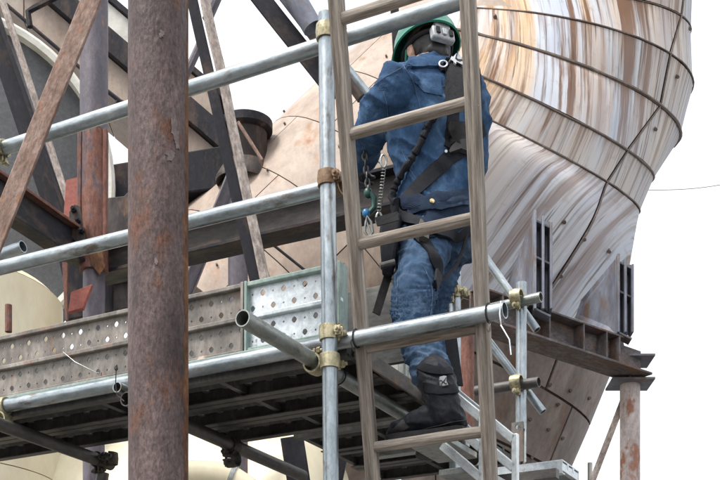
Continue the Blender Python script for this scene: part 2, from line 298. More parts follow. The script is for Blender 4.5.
# ------------------------------------------------------------ the great streaked hopper
SEC = [  # centre, axis, radius : circular courses of a bent shell, top to bottom
 ((1.258,10.139,5.969),(.021,-.319,.947),1.288), ((1.142,10.149,5.663),(.108,-.245,.963),1.433), ((.81,10.17,5.505),(.203,-.28,.938),1.707),
 ((.32,9.855,5.391),(.318,-.362,.876),2.02), ((.023,9.849,5.272),(.341,-.364,.867),2.247), ((-.322,9.826,4.934),(.42,-.223,.88),2.56)]
def section(C, a, r, fit=None, xl=470, xmin=400):
    C = Vector(C); C.z += 0; a = Vector(a).normalized()
    e1 = Vector((1,0,0)); e1 = (e1 - a*e1.dot(a)).normalized(); e2 = a.cross(e1)
    if e2.y > 0: e2 = -e2                       # e2 towards the viewer
    if fit:                                     # slide the circle so that its right end is seen at fit
        for _ in range(12):
            best = max((pix(C + Vector((0,0,EYE)) + e1*(r*math.cos(t)) + e2*(r*math.sin(t))) for t in [k*math.pi/90 for k in range(-45, 90)]), key=lambda q: q[0])
            C.x += (fit[0]-best[0])/FOC*C.y; C.z -= (fit[1]-best[1])/FOC*C.y
    x0 = ((xl-360)/FOC*C.y) - C.x; Lc = (xl-xmin)/FOC*C.y
    def pt(t, off=0):
        q1 = (r+off)*math.cos(t); q2 = (r+off)*math.sin(t)
        if q1 < x0: q1 = x0 - Lc*math.tanh((x0-q1)/Lc/1.2)
        return C + e1*q1 + e2*q2 + Vector((0,0,EYE))
    return pt, r
secs = []
top = [((1.33,10.13,7.2),(0,-.2,.98),1.24), ((1.30,10.13,6.35),(.01,-.28,.96),1.26)]
for c, a, r in top + SEC: secs.append(section(c, a, r))
secs.append(section((-.3,9.8,4.4),(.31,-.40,.86),2.35,(612,342)))
def th_at(pt, px):                              # angle of the near-side point of a course seen at px
    ts = [k*math.pi/400 for k in range(-60, 400)]
    k0 = max(ts, key=lambda t: pix(pt(t))[0])
    return min((t for t in ts if t >= k0), key=lambda t: abs(pix(pt(t))[0]-px))
MER = [th_at(secs[0][0], 672), th_at(secs[1][0], 688)] + [th_at(secs[i+2][0], p) for i, p in enumerate((681, 670, 660, 628, 607, 588))] + [th_at(secs[8][0], 530)]
hop = empty("streaked_hopper", P(560, 330, 9.8) * Vector((1,1,0)) if False else Vector((P(560,330,9.8).x, 9.8, 0)))
tag(hop, "huge rain streaked steel hopper with curved seams at the upper right", "hopper")
NP_ = 5; NS = 16
SH = [.03, .05, .08, .12, .22, .40, .50, .56]          # how far the water runs lean per course
ymer = [0.0]
for i in range(1, len(secs)): ymer.append(ymer[-1] + (secs[i][0](MER[i]) - secs[i-1][0](MER[i-1])).length)
def prof(i, f, u, off=0):
    """point of the shell between course i and i+1 (Catmull-Rom down the profile)"""
    q = [secs[k][0](MER[k]+u, off) for k in (max(i-1,0), i, min(i+1,len(secs)-1), min(i+2,len(secs)-1))]
    if i < 6: return q[1].lerp(q[2], f)          # the upper courses are rolled cones, the lowest one is dished
    a, b, c, d = q
    return .5*((2*b)+(c-a)*f+(2*a-5*b+4*c-d)*f*f+(3*b-a-3*c+d)*f**3)
def shell_panel(i, k, name, parent, gap=.018):
    """one plate between course i and i+1, k-th round the shell, 10 mm thick"""
    span = 2 if i == 6 else 1; rows = 6*span; vs_ = []; uvs = []; rust = []; fall = []
    for off in (0, -.012):
        for a in range(rows+1):
            f = a/rows*span
            for c in range(NS+1):
                u = (k-1 + c/NS)*2*math.pi/NP_
                g_ = gap/secs[i][1]
                if c == 0: u += g_
                if c == NS: u -= g_
                fa = f if i == 0 else min(max(f, .03), span-.03)
                ii = min(i+int(fa), i+span-1); p = prof(ii, fa-(ii-i), u, off)
                vs_.append(p); sh = SH[ii]+(SH[min(ii+1,7)]-SH[ii])*(fa-(ii-i)) if span == 2 else SH[i]
                uvs.append((1.9*math.atan2(p.x-.75, 10.6-p.y) - sh*(p.z-6.6) if i < 6 else .74*p.x-.52*(p.z-6.6), -p.z*1.1))
                ur = u/(2*math.pi/9); fall.append(f/span)
                rust.append(max(0, min(1, .20 + .68*max(ur+.1, 0))) if i < 6 else max(.10, min(.5, .40-.2*abs(ur-1.0))))
    nx = NS+1; ny = rows+1; fs = []
    for a in range(rows):
        for c in range(NS):
            q = a*nx+c; fs.append((q, q+1, q+nx+1, q+nx)); q += nx*ny; fs.append((q, q+nx, q+nx+1, q+1))
    bd = [c for c in range(nx)] + [a*nx+nx-1 for a in range(1, ny)] + [(ny-1)*nx+c for c in range(nx-2, -1, -1)] + [a*nx for a in range(ny-2, 0, -1)]
    for q in range(len(bd)):
        a, c = bd[q], bd[(q+1) % len(bd)]; fs.append((a, c, c+nx*ny, a+nx*ny))
    M = W[parent]; inv = M.inverted()
    me = bpy.data.meshes.new(name); me.from_pydata([inv @ v for v in vs_], [], fs)
    ul = me.uv_layers.new(name="shell")
    for lp in me.loops: ul.data[lp.index].uv = uvs[lp.vertex_index]
    at = me.attributes.new("rust", 'FLOAT', 'POINT')
    a2 = me.attributes.new("fall", 'FLOAT', 'POINT')
    for q, val in enumerate(rust): at.data[q].value = val; a2.data[q].value = fall[q]
    bm = bmesh.new(); bm.from_mesh(me); bmesh.ops.recalc_face_normals(bm, faces=bm.faces); bm.to_mesh(me); bm.free()
    finish(me, 50); return link(name, me, M_['stain'], M, parent)
for i in range(len(secs)-2):
    for k in range(NP_): shell_panel(i, k, "shell_plate", hop)
# dark liner just inside the plates closes the joints
mb = MB(); mb.loft([[prof(i, f/4, 2*math.pi*j/72, -.03) for j in range(72)] for i in range(len(secs)-1) for f in range(4)], True); mb.build("liner", M_['seam'], hop)
for i in range(2, 7):                           # proud welded bands on the courses
    mb = MB(); rad = {2:.004, 3:.006, 4:.013, 5:.008, 6:.006}[i]
    pts = [secs[i][0](MER[i]+2*math.pi*j/96, .004) + Vector((0,0, .007*noise.noise(Vector((j*1.9, i*9, 0))))) for j in range(96)]
    mb.path(pts, [rad*(1+.35*noise.noise(Vector((j*.7, i*3, 2)))) for j in range(96)], 6, closed=True); mb.build("seam_band", M_['seam'], hop)
mb = MB(); mb.path([prof(i, f/5, 0, .004) for i in range(1, 8) for f in range(5)], .007, 6); mb.build("seam_batten", M_['seam'], hop)
# lower throat under the ring beam
low = [section((-.2,9.75,4.2),(.36,-.2,.9),1.75,(611,372)), section((-.2,9.75,3.9),(.36,-.2,.9),1.5,(590,425)), section((-.2,9.75,3.5),(.36,-.2,.9),1.25,(566,480)), section((-.2,9.75,3),(.36,-.2,.9),1.0,(540,540))]
lmer = [th_at(low[0][0], 568), th_at(low[1][0], 546), th_at(low[2][0], 524), th_at(low[3][0], 505)]
thr = empty("lower_throat", Vector((1.1, 9.7, 0)))
tag(thr, "bolted grey blue tapering throat plates hanging under the dark ring beam", "hopper throat")
for i in range(3):
    for k in range(9):
        vs_ = []
        for off in (0, -.015):
            for f in (.02, .5, .98):
                for c in range(7):
                    u = (k-1-(.35 if i == 1 else 0)+max(.012, min(.988, c/6)))*2*math.pi/9
                    vs_.append(low[i][0](lmer[i]+u, off).lerp(low[i+1][0](lmer[i+1]+u, off), f))
        fs = []
        for a in range(2):
            for c in range(6): q = a*7+c; fs.append((q,q+1,q+8,q+7)); fs.append((q+21,q+28,q+29,q+22))
        bd = list(range(7)) + [13,20] + [19,18,17,16,15,14] + [7]
        for q in range(len(bd)): a, c = bd[q], bd[(q+1) % len(bd)]; fs.append((a, c, c+21, a+21))
        mb = MB(); mb.add(vs_, fs); mb.build("throat_plate", M_['throat'], thr)
mb = MB(); mb.loft([[s_[0](lmer[i]+2*math.pi*j/60, -.03) for j in range(60)] for i, s_ in enumerate(low)], True); mb.build("liner", M_['seam'], thr)
def on_low(px, py):
    best = None
    for i in range(3):
        for f in range(0, 11):
            for t in range(0, 60):
                u = t*math.pi/60; p = low[i][0](lmer[i]+u-.8, .0).lerp(low[i+1][0](lmer[i+1]+u-.8, .0), f/10); q = pix(p)
                d = (q[0]-px)**2+(q[1]-py)**2
                if best is None or d < best[0]: best = (d, p)
    return best[1]
mb = MB()
for px, py in ((553,383),(572,389),(590,396),(532,417),(549,427),(562,440),(535,457),(520,440),(556,405)):
    p = on_low(px, py); mb.tube(p+Vector((0,.02,0)), p+Vector((0,-.025,-.008)), .011, 8)
b_ = mb.build("bolt_heads", M_['seam'], thr); b_['kind'] = 'stuff'
mb = MB()
def on_hop(px, py):
    best = None
    for i in range(1, len(secs)-1):
        for f in range(0, 11):
            for t in range(0, 90):
                u = t*math.pi/90; p = secs[i][0](MER[i]+u-.6, .0).lerp(secs[i+1][0](MER[i+1]+u-.6, .0), f/10); q = pix(p)
                d = (q[0]-px)**2+(q[1]-py)**2
                if best is None or d < best[0]: best = (d, p)
    return best[1]
for px, py in ((495,19),(689,28),(675,77),(654,128),(581,238),(608,250),(558,276),(560,225)):
    p = on_hop(px, py); mb.tube(p+Vector((-.0,.02,.02)), p+Vector((0,-.03,-.02)), .012, 8)
b_ = mb.build("bolt_heads", M_['seam'], hop); b_['kind'] = 'stuff'

# gusset brackets on the hopper (built-up plates standing on the ring beam)
def gusset(pxl, pxr, pyt, pyb, tip, Yf, label):
    Y1 = Yf
    r = empty("gusset_bracket", P(pxl, pyb, Y1)); tag(r, label, "bracket", "gusset brackets on the hopper")
    dp = Vector((.10, .20, 0))
    mb = MB(); a = [P(pxl, pyt, Y1), P(pxl, pyb, Y1), P(tip[0], tip[1], Y1+.35), P(tip[0]+6, tip[1]-18, Y1+.4)]
    mb.prism(a, Vector((.012, .012, 0))); mb.build("web_plate", M_['steel_blue'], r)
    for px in (pxl, (pxl+pxr)/2, pxr):
        bar("upright_plate", P(px, pyb, Y1), P(px, pyt+(px-pxl)*.75, Y1), rect(.014, .11), M_['steel_blue'], r, Vector((1,0,0)), .002)
    for f in (.08, .45, .98):
        y = pyb+(pyt-pyb)*(1-f)
        bar("cross_plate", P(pxl, y, Y1)+Vector((0,.02,0)), P(pxr, y+(pxr-pxl)*.5, Y1)+Vector((0,.02,0)), rect(.012, .10), M_['steel_blue'], r, ZX, .002)
    bar("back_plate", P((pxl+pxr)/2, pyb, Y1+.07), P((pxl+pxr)/2, pyt+8, Y1+.07), rect((pxr-pxl)/FOC*Y1, .012), M_['steel_blue'], r, Vector((1,0,0)))
    return r
gusset(534, 550, 214, 312, (500, 304), 7.55, "stiffened gusset bracket with stained triangular web near the ladder")
gusset(617, 631, 257, 335, (575, 318), 8.05, "stiffened gusset bracket at the outer edge of the hopper")

# ring beam, right column
rb = empty("ring_beam", P(478, 330, 7.35)*1); tag(rb, "dark riveted ring beam sloping under the hopper to the right column", "beam")
a0, a1 = P(470, 322, 7.35), P(640, 381, 8.25); a1.z = a0.z*.5+a1.z*.5; 
bd_ = (a1-a0); perp = Vector((bd_.y, -bd_.x, 0)).normalized()
H = .175
bar("bottom_flange", a0, a1, rect(.014, .20), M_['rust_beam'], rb, ZX, .002)
bar("web", a0+ZX*(H/2), a1+ZX*(H/2), rect(H-.02, .012), M_['rust_beam'], rb, ZX)
bar("top_flange", a0+ZX*H, a0.lerp(a1,.84)+ZX*H, rect(.012, .17), M_['rust_beam'], rb, ZX, .002)
for f in (.12, .38, .58, .72, .80):
    c = a0.lerp(a1, f); bar("stiffener", c+perp*.045+ZX*.008, c+perp*.045+ZX*(H-.008), rect(.085, .010), M_['rust_beam'], rb, perp)
cl = empty("support_column", Vector((P(630,480,8.3).x, 8.3, 0))); tag(cl, "flaking rusty round column at the right edge below the hopper", "column")
cx = P(630, 480, 8.3).x
pipe("shaft", (cx, 8.3, 0), (cx, 8.3, P(0,385,8.3).z), .064, mat("flaking_column_paint", [(.3,(.24,.175,.15)),(.5,(.42,.36,.34)),(.7,(.56,.50,.49))], 5, (1,1,.6), .6, 0, .4, 50, detail=9, spots=(6,.55,.62,(.28,.13,.08))), cl, .01)
for py, hw in ((384,.13),(361,.13)):
    mb = MB(); mb.box((cx, 8.3, P(0,py,8.3).z), .27, .24, .014); mb.build("cap_plate", M_['steel_blue'], cl, bevel=.002)
mb = MB(); zt = P(0,361,8.3).z; zb = P(0,384,8.3).z
mb.box((cx-.02, 8.3, (zt+zb)/2), .13, .012, zt-zb-.014); mb.box((cx-.02, 8.3, (zt+zb)/2), .012, .2, zt-zb-.014); mb.build("cap_web", M_['steel_blue'], cl)
mb = MB(); t0 = P(0,350,8.3).z
mb.prism([(cx-.02,8.28,zt),(cx-.23,8.28,zt+.02),(cx-.19,8.28,zt+.16),(cx-.05,8.28,zt+.13)], (0,.05,0)); mb.prism([(cx-.12,8.2,zt),(cx-.25,8.2,zt+.12),(cx-.10,8.2,zt+.15)], (0,.012,0)); mb.build("seat_bracket", M_['steel_blue'], cl)
br = bar("column_brace", P(628,388,8.38), P(592,482,8.38)+(P(592,482,8.38)-P(628,388,8.38))*2.3, rect(.04, .012), M_['bar_light'], None, Vector((1,0,0)), .001); tag(br, "thin pale diagonal flat brace beside the rusty right column", "brace")
bk = pipe("slim_post", P(590,466,9.5)*Vector((1,1,0)), P(590,463,9.5), .018, M_['white_rim']); tag(bk, "slim pale post low in the white sky left of the right column", "post")
cb = MB(); q0, q1 = P(640,190,13), P(760,176,14)
cb.path([q0.lerp(q1, i/14)-ZX*(.05*math.sin(math.pi*i/14)) for i in range(15)], .004, 5); o = cb.build("overhead_cable", M_['galv_old']); tag(o, "thin cable crossing the white sky right of the hopper", "cable")

# ------------------------------------------------------------ tan inclined duct behind the scaffold
def cyl_panels(root, p0, p1, r, rings, per, matl, name="duct_plate", stag=.5, phase=0, gap=.008, ns=6):
    d = (p1-p0).normalized(); x = d.cross(ZX).normalized(); y = d.cross(x); L = (p1-p0).length
    for i in range(rings):
        z0, z1 = L*i/rings+gap/2, L*(i+1)/rings-gap/2
        for k in range(per):
            mb = MB(); vs_ = []
            for rr in (r, r-.012):
                for z in (z0, z1):
                    for c in range(ns+1):
                        t = phase + (k+stag*(i % 2))*2*math.pi/per + 2*math.pi/per*c/ns + (gap/2/r if c == 0 else -gap/2/r if c == ns else 0)
                        vs_.append(p0 + d*z + x*(rr*math.cos(t)) + y*(rr*math.sin(t)))
            n_ = ns+1; fs = []
            for c in range(ns): fs += [(c, c+1, n_+c+1, n_+c), (2*n_+c, 3*n_+c, 3*n_+c+1, 2*n_+c+1), (c, 2*n_+c, 2*n_+c+1, c+1), (n_+c, n_+c+1, 3*n_+c+1, 3*n_+c)]
            fs += [(0, n_, 3*n_, 2*n_), (ns, 2*n_+ns, 3*n_+ns, n_+ns)]
            mb.add(vs_, fs); mb.build(name, matl, root)
    mb = MB(); mb.tube(p0+d*.01, p1-d*.01, r-.02, 48); mb.build("liner", M_['seam'], root)
p0, p1 = P(238, 388, 9.6), P(505, 126, 9.9)
duct = empty("tan_duct", p0); tag(duct, "broad tan plated duct rising diagonally behind the scaffold and worker", "duct")
cyl_panels(duct, p0, p1, 1.14, 6, 10, M_['tan'], phase=.35)
mb = MB(); d = (p1-p0).normalized(); xx = d.cross(ZX).normalized(); yy = d.cross(xx)
for i in range(5):
    for k in range(24):
        t = k*2*math.pi/24+.1; z = (p1-p0).length*(i+.35+.3*(k % 2))/5; q = p0 + d*z + xx*(1.14*math.cos(t)) + yy*(1.14*math.sin(t)); nrm = (q-p0-d*z).normalized()
        mb.tube(q-nrm*.01, q+nrm*.016, .008, 6)
b_ = mb.build("bolt_heads", M_['seam'], duct); b_['kind'] = 'stuff'
for (a, c, Y, r_) in (((262,236),(312,276),8.2,.009), ((316,268),(338,312),8.2,.006), ((338,270),(312,318),8.2,.006), ((346,250),(338,300),8.2,.006)):
    pass
rodg = [((262,236),(312,276)), ((318,268),(340,312)), ((340,268),(314,318))]
for (a, c), lb in zip(rodg, ("long thin black rod slanting below the grey cross beam", "thin black crossed rod leaning right behind the scaffold post", "thin black crossed rod leaning left behind the scaffold post")):
    o = bar("steel_rod", P(*a, 8.1), P(*c, 8.1), circ(.009, 8), M_['dark']); tag(o, lb, "rod", "thin rods in front of the tan duct")

# ------------------------------------------------------------ upper left: chute, round drum, vent
ch = empty("inclined_chute", P(0, -40, 9.2)); tag(ch, "inclined tan plated chute with navy beam running down behind the columns", "chute")
def cl_(x, off): return P(x, 50+.857*(x-119)+off, 9.2)
def slab(x0, x1, o0, o1, dep, matl, name, dy=0):
    mb = MB(); mb.prism([cl_(x0,o0)+Vector((0,dy,0)), cl_(x1,o0)+Vector((0,dy,0)), cl_(x1,o1)+Vector((0,dy,0)), cl_(x0,o1)+Vector((0,dy,0))], (0,dep,0)); return mb.build(name, matl, ch, bevel=.004)
xs = [-60, 22, 92, 150, 218]
for a, b in zip(xs, xs[1:]):
    slab(a+.4, b-.4, 13, 50, .8, M_['tan'], "lower_plate", .05); slab(a+.4, b-.4, -42, -14, .8, M_['white_rim'] if a in (92,) else M_['tan'], "upper_plate", .05)
slab(-60, 222, -13.5, 12.5, .12, M_['dark'], "beam", -.03); slab(-60, 222, -50, -42.5, .4, M_['dark'], "top_edge", 0.02)
bar("edge_rod", cl_(-50, 52)-Vector((0,.02,0)), cl_(130, 52)-Vector((0,.02,0)), circ(.013, 8), M_['dark'], ch)
hb = MB(); hb.path([P(30,27,8.9), P(28,12,8.9), P(34,8,8.9), P(66,-8,8.9)], .022, 6); o = hb.build("bent_bracket", M_['dark'], bevel=0); tag(o, "black bent handrail bracket in front of the tan chute top left", "bracket")
hr = MB(); hr.path([P(106,90,8.8), P(120,101,8.8), P(126,104,8.8)], .014, 6); hr.path([P(116,104,8.8), P(118,98,8.8)], .010, 6); o = hr.build("guide_rod", M_['dark']); tag(o, "short dark rod with hook between the two rusty columns", "rod")
dr = empty("round_drum", P(-58, 178, 8.6)); tag(dr, "large dull grey drum end with off white rim behind the left braces", "drum")
ctr = P(-60, 180, 8.6); RR = 173/FOC*8.6
ax_ = Vector((.12, -1, .0)).normalized(); dx_ = ax_.cross(ZX).normalized(); dz_ = dx_.cross(ax_)
ringp = lambda r, o_: [ctr + ax_*o_ + dx_*(r*math.cos(2*math.pi*j/72)) + dz_*(r*math.sin(2*math.pi*j/72)) for j in range(72)]
mb = MB(); mb.loft([ringp(RR, 0), ringp(RR, .06), ringp(RR-.02, .075), ringp(RR-.055, .07), ringp(RR-.06, 0), ringp(RR, 0)], False); mb.build("rim", M_['white_rim'], dr)
mb = MB(); mb.loft([ringp(RR-.058, .0), ringp(RR*.7, -.03), ringp(RR*.3, -.05), ringp(.02, -.05)], True); mb.build("end_plate", M_['grey_plate'], dr)
mb = MB(); mb.loft([ringp(RR-.02, 0), ringp(RR-.10, -.5)], True); mb.build("shell", M_['grey_plate'], dr)
hd = MB(); hd.prism([P(100,166,9), P(236,143,9), P(240,186,9), P(128,199,9), P(100,203,9)], (0,.7,0)); o = hd.build("hood_box", M_['dark'], bevel=.01); tag(o, "black hood box under the chute behind the big pillar", "hood")
vt = empty("vent_stub", P(255, 182, 8.9)); tag(vt, "sooty flanged vent stub with flared lower rim beside the diagonal brace", "vent")
def vr(px, py, r, tilt=.0): 
    c = P(px, py, 8.9); return [c + Vector((r*math.cos(2*math.pi*j/32), r*math.sin(2*math.pi*j/32), tilt*r*math.cos(2*math.pi*j/32))) for j in range(32)]
mb = MB(); mb.loft([vr(246,168,.145), vr(246,128,.145)], False); mb.build("neck", M_['vent'], vt)
mb = MB(); mb.loft([vr(246,134,.150), vr(246,131,.182), vr(246,123,.182), vr(246,121,.15)], True); mb.build("top_flange", M_['dark'], vt)
mb = MB(); mb.loft([vr(246,165,.147), vr(244,173,.170), vr(242,180,.182), vr(242,183,.178), vr(244,175,.15), vr(246,168,.13)], False); mb.build("flared_rim", M_['steel_grey'], vt)
mb = MB(); mb.loft([vr(246,169,.14), vr(246,165,.14)], True); mb.build("dark_mouth_disc", M_['dark'], vt)  # black disc paints the dark inside of the vent mouth
o = bar("vent_stay", P(238,122,8.7), P(262,160,8.7), circ(.012,8), M_['bar_brown']); tag(o, "thin brown stay slanting across the sooty vent stub", "rod")

# cream vessels low on the left
ct = empty("cream_tank", Vector((P(-62,300,8.2).x, 8.2, 0))); tag(ct, "tall cream painted tank glimpsed above the toe boards at far left", "tank")
cxx = P(-62,300,8.2).x; rr = 122/FOC*8.2; zt = P(0,262,7.6).z
for i in range(4):
    z0, z1 = zt*i/4, zt*(i+1)/4
    mb = MB(); mb.tube((cxx,8.2,z0+.003), (cxx,8.2,z1-.003), rr, 56); mb.build("tank_course", M_['cream'], ct)
mb = MB(); mb.loft([[Vector((cxx+r*math.cos(2*math.pi*j/56), 8.2+r*math.sin(2*math.pi*j/56), z)) for j in range(56)] for r, z in ((rr, zt), (rr*.93, zt+.05), (rr*.6, zt+.16), (rr*.1, zt+.2))]); mb.build("tank_top", M_['cream'], ct)
h0, h1 = P(-140, 560, 9.0), P(312, 560, 8.4); h1.z = h0.z
ht = empty("horizontal_tank", h0); tag(ht, "long cream horizontal tank lying under the scaffold deck", "tank")
dd = (h1-h0).normalized(); L_ = (h1-h0).length; ex = dd.cross(ZX).normalized()
def hring(z, r): return [h0+dd*z+ex*(r*math.cos(2*math.pi*j/48))+ZX*(r*math.sin(2*math.pi*j/48)) for j in range(48)]
hr_ = P(0,450,8.8).z-h0.z
for i in range(4): mb = MB(); mb.loft([hring(L_*i/4+.003, hr_), hring(L_*(i+1)/4-.003, hr_)]); mb.build("tank_course", M_['cream'], ht)
mb = MB(); mb.loft([hring(L_, hr_), hring(L_+.10, hr_*.93), hring(L_+.2, hr_*.7), hring(L_+.26, hr_*.3), hring(L_+.27, .02)]); mb.build("tank_end", M_['cream'], ht)
for f in (.2, .8):
    c = h0+dd*(L_*f); mb = MB(); mb.box(Vector((c.x, c.y, (h0.z-hr_*.7)/2)), .25, .9, h0.z-hr_*.7); mb.build("saddle", M_['steel_grey'], ht)
pts = [P(150,470,6.9)+Vector((0,0,-.03)), P(205,469,6.9)+Vector((0,0,-.03)), P(228,471,6.9)+Vector((0,0,-.035)), P(246,478,6.9)+Vector((0,0,-.06)), P(258,492,6.9)+Vector((0,0,-.1)), P(262,520,6.9), P(262,640,6.9)*1]
pts.append(Vector((pts[-1].x, pts[-1].y, 0)))
cp = empty("cream_elbow_pipe", pts[-1]); tag(cp, "cream pipe elbow turning down in front of the long tank", "pipe")
mb = MB(); mb.path(pts, .075, 18); mb.build("pipe_run", M_['cream'], cp)
for q, dv in ((P(232,473,6.9)+Vector((0,0,-.04)), Vector((1,0,-.35)).normalized()),):
    mb = MB(); mb.tube(q-dv*.012, q+dv*.012, .082, 18); mb.build("weld_collar", M_['galv_old'], cp)

# ------------------------------------------------------------ rusty building steel, left
pl = empty("big_pillar", Vector((P(157,480,3.72).x, 3.8, 0)))
tag(pl, "big dark rusted round pillar standing in front of the scaffold", "column")
PR, PY = .0865, 3.80; pcx = P(158, 0, PY).x; zt = P(0,-60,PY).z
def pil(t, z, off=0):
    a = PR+off+.0011*noise.noise(Vector((math.cos(t)*3, math.sin(t)*3, z*5)))
    return Vector((pcx+a*math.cos(t), PY+a*math.sin(t), z))
mb = MB(); mb.loft([[pil(2*math.pi*j/56, zt*k/60) for j in range(56)] for k in range(61)]); mb.build("shaft", M_['rust_pillar'], pl, ang=60)
NZ = 140; vs_ = []; fs = []
for k in range(NZ+1):
    z = zt*k/NZ; wl = R(-24)+R(11)*noise.noise(Vector((z*3, 2, 1)))+R(9)*noise.noise(Vector((z*14, 5, 1)))+R(5)*noise.noise(Vector((z*40, 5, 3))); wl += R(14)*max(0, min(1, (z-3.1)/.5))
    for c in range(7): vs_.append(pil(wl+(R(25)-wl)*c/6, z, .0016 if c else .0002))
for k in range(NZ):
    for c in range(6): q = k*7+c; fs.append((q,q+1,q+8,q+7))
mb = MB(); mb.add(vs_, fs); mb.build("rust_scale", M_['rust_orange'], pl, ang=60)
def P_front(px, py):
    x = P(px, py, PY-.05).x; dx = max(-.99, min(.99, (x-pcx)/PR)); return Vector((pcx+PR*dx, PY-PR*math.sqrt(1-dx*dx), P(px, py, PY-PR).z))
for (px, py, sx, sy) in ((175,121,3,9),(177,134,3,10),(172,153,6,5),(164,34,2.5,3.5),(158,262,2,3.5)):
    mb = MB(); c = P_front(px, py); k = random.random()*9; poly = []
    for j in range(22):
        a = 2*math.pi*j/22; q = 1+.85*noise.noise(Vector((math.cos(a)*1.6, math.sin(a)*1.6, k)))+.4*noise.noise(Vector((math.cos(a)*5, math.sin(a)*5, k)))
        e = c+Vector((sx*.0026*math.cos(a)*q, 0, sy*.0026*math.sin(a)*q)); dx = max(-.98, min(.98, (e.x-pcx)/PR)); e.y = PY-PR*math.sqrt(1-dx*dx)-.0015; poly.append(e)
    ctr_ = sum(poly, Vector())/22
    lift = [p-Vector((0,.0008+.003*max(0, noise.noise(Vector((p.x*90, p.z*60, k)))),0)) for p in poly]
    mb.loft([[p+Vector((0,.003,0)) for p in poly], lift, [p.lerp(ctr_, .5)-Vector((0,.0006,0)) for p in lift]]); mb.build("paint_flake", M_['flake'], pl, ang=20)

c2 = empty("rusty_pipe_column", Vector((P(94,300,6).x, 6, 0))); tag(c2, "round column with peeling red primer behind the left scaffold rails", "column")
cx = P(94,300,6).x; zz = lambda py: P(0,py,6).z
def rough_tube(name, z0, z1, r, matl, amp, par, seg=26):
    mb = MB(); rings = []
    for i in range(seg+1):
        z = z0+(z1-z0)*i/seg; rings.append([Vector((cx+(r+amp*noise.noise(Vector((math.cos(t)*2, math.sin(t)*2, z*4))))*math.cos(t), 6+(r+amp*noise.noise(Vector((math.cos(t)*2, math.sin(t)*2, z*4))))*math.sin(t), z)) for t in [2*math.pi*j/28 for j in range(28)]])
    mb.loft(rings); return mb.build(name, matl, par)
rough_tube("upper_shaft", zz(133), zz(-50), .0645, M_['pipe_purple'], .0008, c2)
rough_tube("primer_shaft", zz(272), zz(133.5), .0655, M_['pipe_red'], .004, c2)
rough_tube("lower_shaft", 0, zz(272.5), .050, M_['pipe_purple'], .003, c2)
for s_ in (-1, 1):
    bar("edge_angle", Vector((cx+s_*.058, 5.965, zz(250))), Vector((cx+s_*.058, 5.965, zz(134))), rect(.018, .03), M_['pipe_red'], c2, Vector((1,0,0)), .003, 8, .003)
mb = MB(); mb.prism([Vector((cx-.005,5.93,zz(262))), Vector((cx+.05,5.94,zz(255))), Vector((cx+.062,5.94,zz(272))), Vector((cx+.04,5.93,zz(281))), Vector((cx+.0,5.93,zz(270)))], (0,.012,0)); mb.build("peeled_scab", M_['rust_orange'], c2)

o = bar("diagonal_bar", P(99,-20,4.25), P(-14,262,4.25), rect(.064, .016), M_['bar_brown'], None, Vector((1,0,0)), .003, 24, .002); tag(o, "brown rusted flat bar leaning left across the top left corner", "brace")
# dark brace with pale flange edge
b1 = empty("angle_brace", P(68,222,6.3)); tag(b1, "black angle brace with pale edge running down to the bolted gusset", "brace")
bar("web", P(-22,-20,6.45), P(60,226,6.45), rect(.098, .012), M_['dark'], b1, Vector((1,0,0)), .002)
bar("flange_edge", P(-4,-20,6.38), P(75,222,6.38), rect(.033, .02), M_['bar_light'], b1, Vector((1,0,0)), .003, 16, .003)
bar("back_leg", P(-14,-20,6.41), P(70,225,6.41), rect(.02, .06), M_['dark'], b1, Vector((1,0,0)), .002)
# I beam running away at left
i1 = empty("rusted_tie_beam", P(30,222,5.6)); tag(i1, "dark tie beam with rusty top flange running into the red column", "beam")
q0, q1 = P(-16,185,5.2), P(92,256,6.1); q1.z = q0.z + (q1.z-q0.z)
bar("web", q0, q1, rect(.13, .012), M_['dark'], i1, ZX)
bar("top_flange", q0+ZX*.07, q1+ZX*.07, rect(.014, .085), M_['pipe_red'], i1, ZX, .002, 12, .003)
bar("bottom_flange", q0-ZX*.07, q1-ZX*.07, rect(.014, .085), M_['dark'], i1, ZX, .002, 12, .003)
gp = empty("gusset_plate", P(80,225,5.9)); tag(gp, "rusty gusset plate with three bolts on the red column", "plate")
mb = MB(); mb.prism([P(69,236,5.9), P(69,212,5.9), P(74,204,5.9), P(80,206,5.9), P(84,232,5.9), P(86,243,5.9), P(76,242,5.9)], (0,.012,0)); mb.build("plate", M_['steel_grey'], gp, bevel=.002)
for px, py in ((74,210.5),(78,221.5),(82,231.5)):
    mb = MB(); c = P(px,py,5.9); mb.tube(c+Vector((0,.004,0)), c-Vector((0,.022,0)), .013, 6); mb.tube(c-Vector((0,.022,0)), c-Vector((0,.035,0)), .007, 8); mb.build("bolt", M_['dark'], gp)
mb = MB(); mb.prism([P(66,180,6.3), P(78,177,6.3), P(78,212,6.3), P(63,224,6.3)], (0,.02,0)); o = mb.build("red_fin_plate", M_['red']); tag(o, "red primed fin plate left of the column above the bolts", "plate")
mb = MB(); mb.prism([P(68,312,5.7), P(71,292,5.7), P(92,284,5.7), P(83,308,5.7)], (0,.03,0)); o = mb.build("red_gusset", M_['red'], bevel=.002); tag(o, "small bright red triangular gusset at the foot of the column", "plate")
mb = MB(); mb.prism([P(58,258,6.6), P(70,256,6.6), P(108,268,6.6), P(108,312,6.6), P(65,320,6.6), P(64,284,6.6)], (0,.15,0)); o = mb.build("dark_bracket_box", M_['dark'], bevel=.004); tag(o, "dark bracket box behind the small red gusset", "bracket")
mb = MB(); mb.prism([P(62,262,6.5), P(67,262,6.5), P(67,320,6.5), P(65,320,6.5)], (0,.03,0)); o = mb.build("rust_strip", M_['pipe_red']); tag(o, "narrow rusty strip on the bracket box edge by the cream tank", "strip")
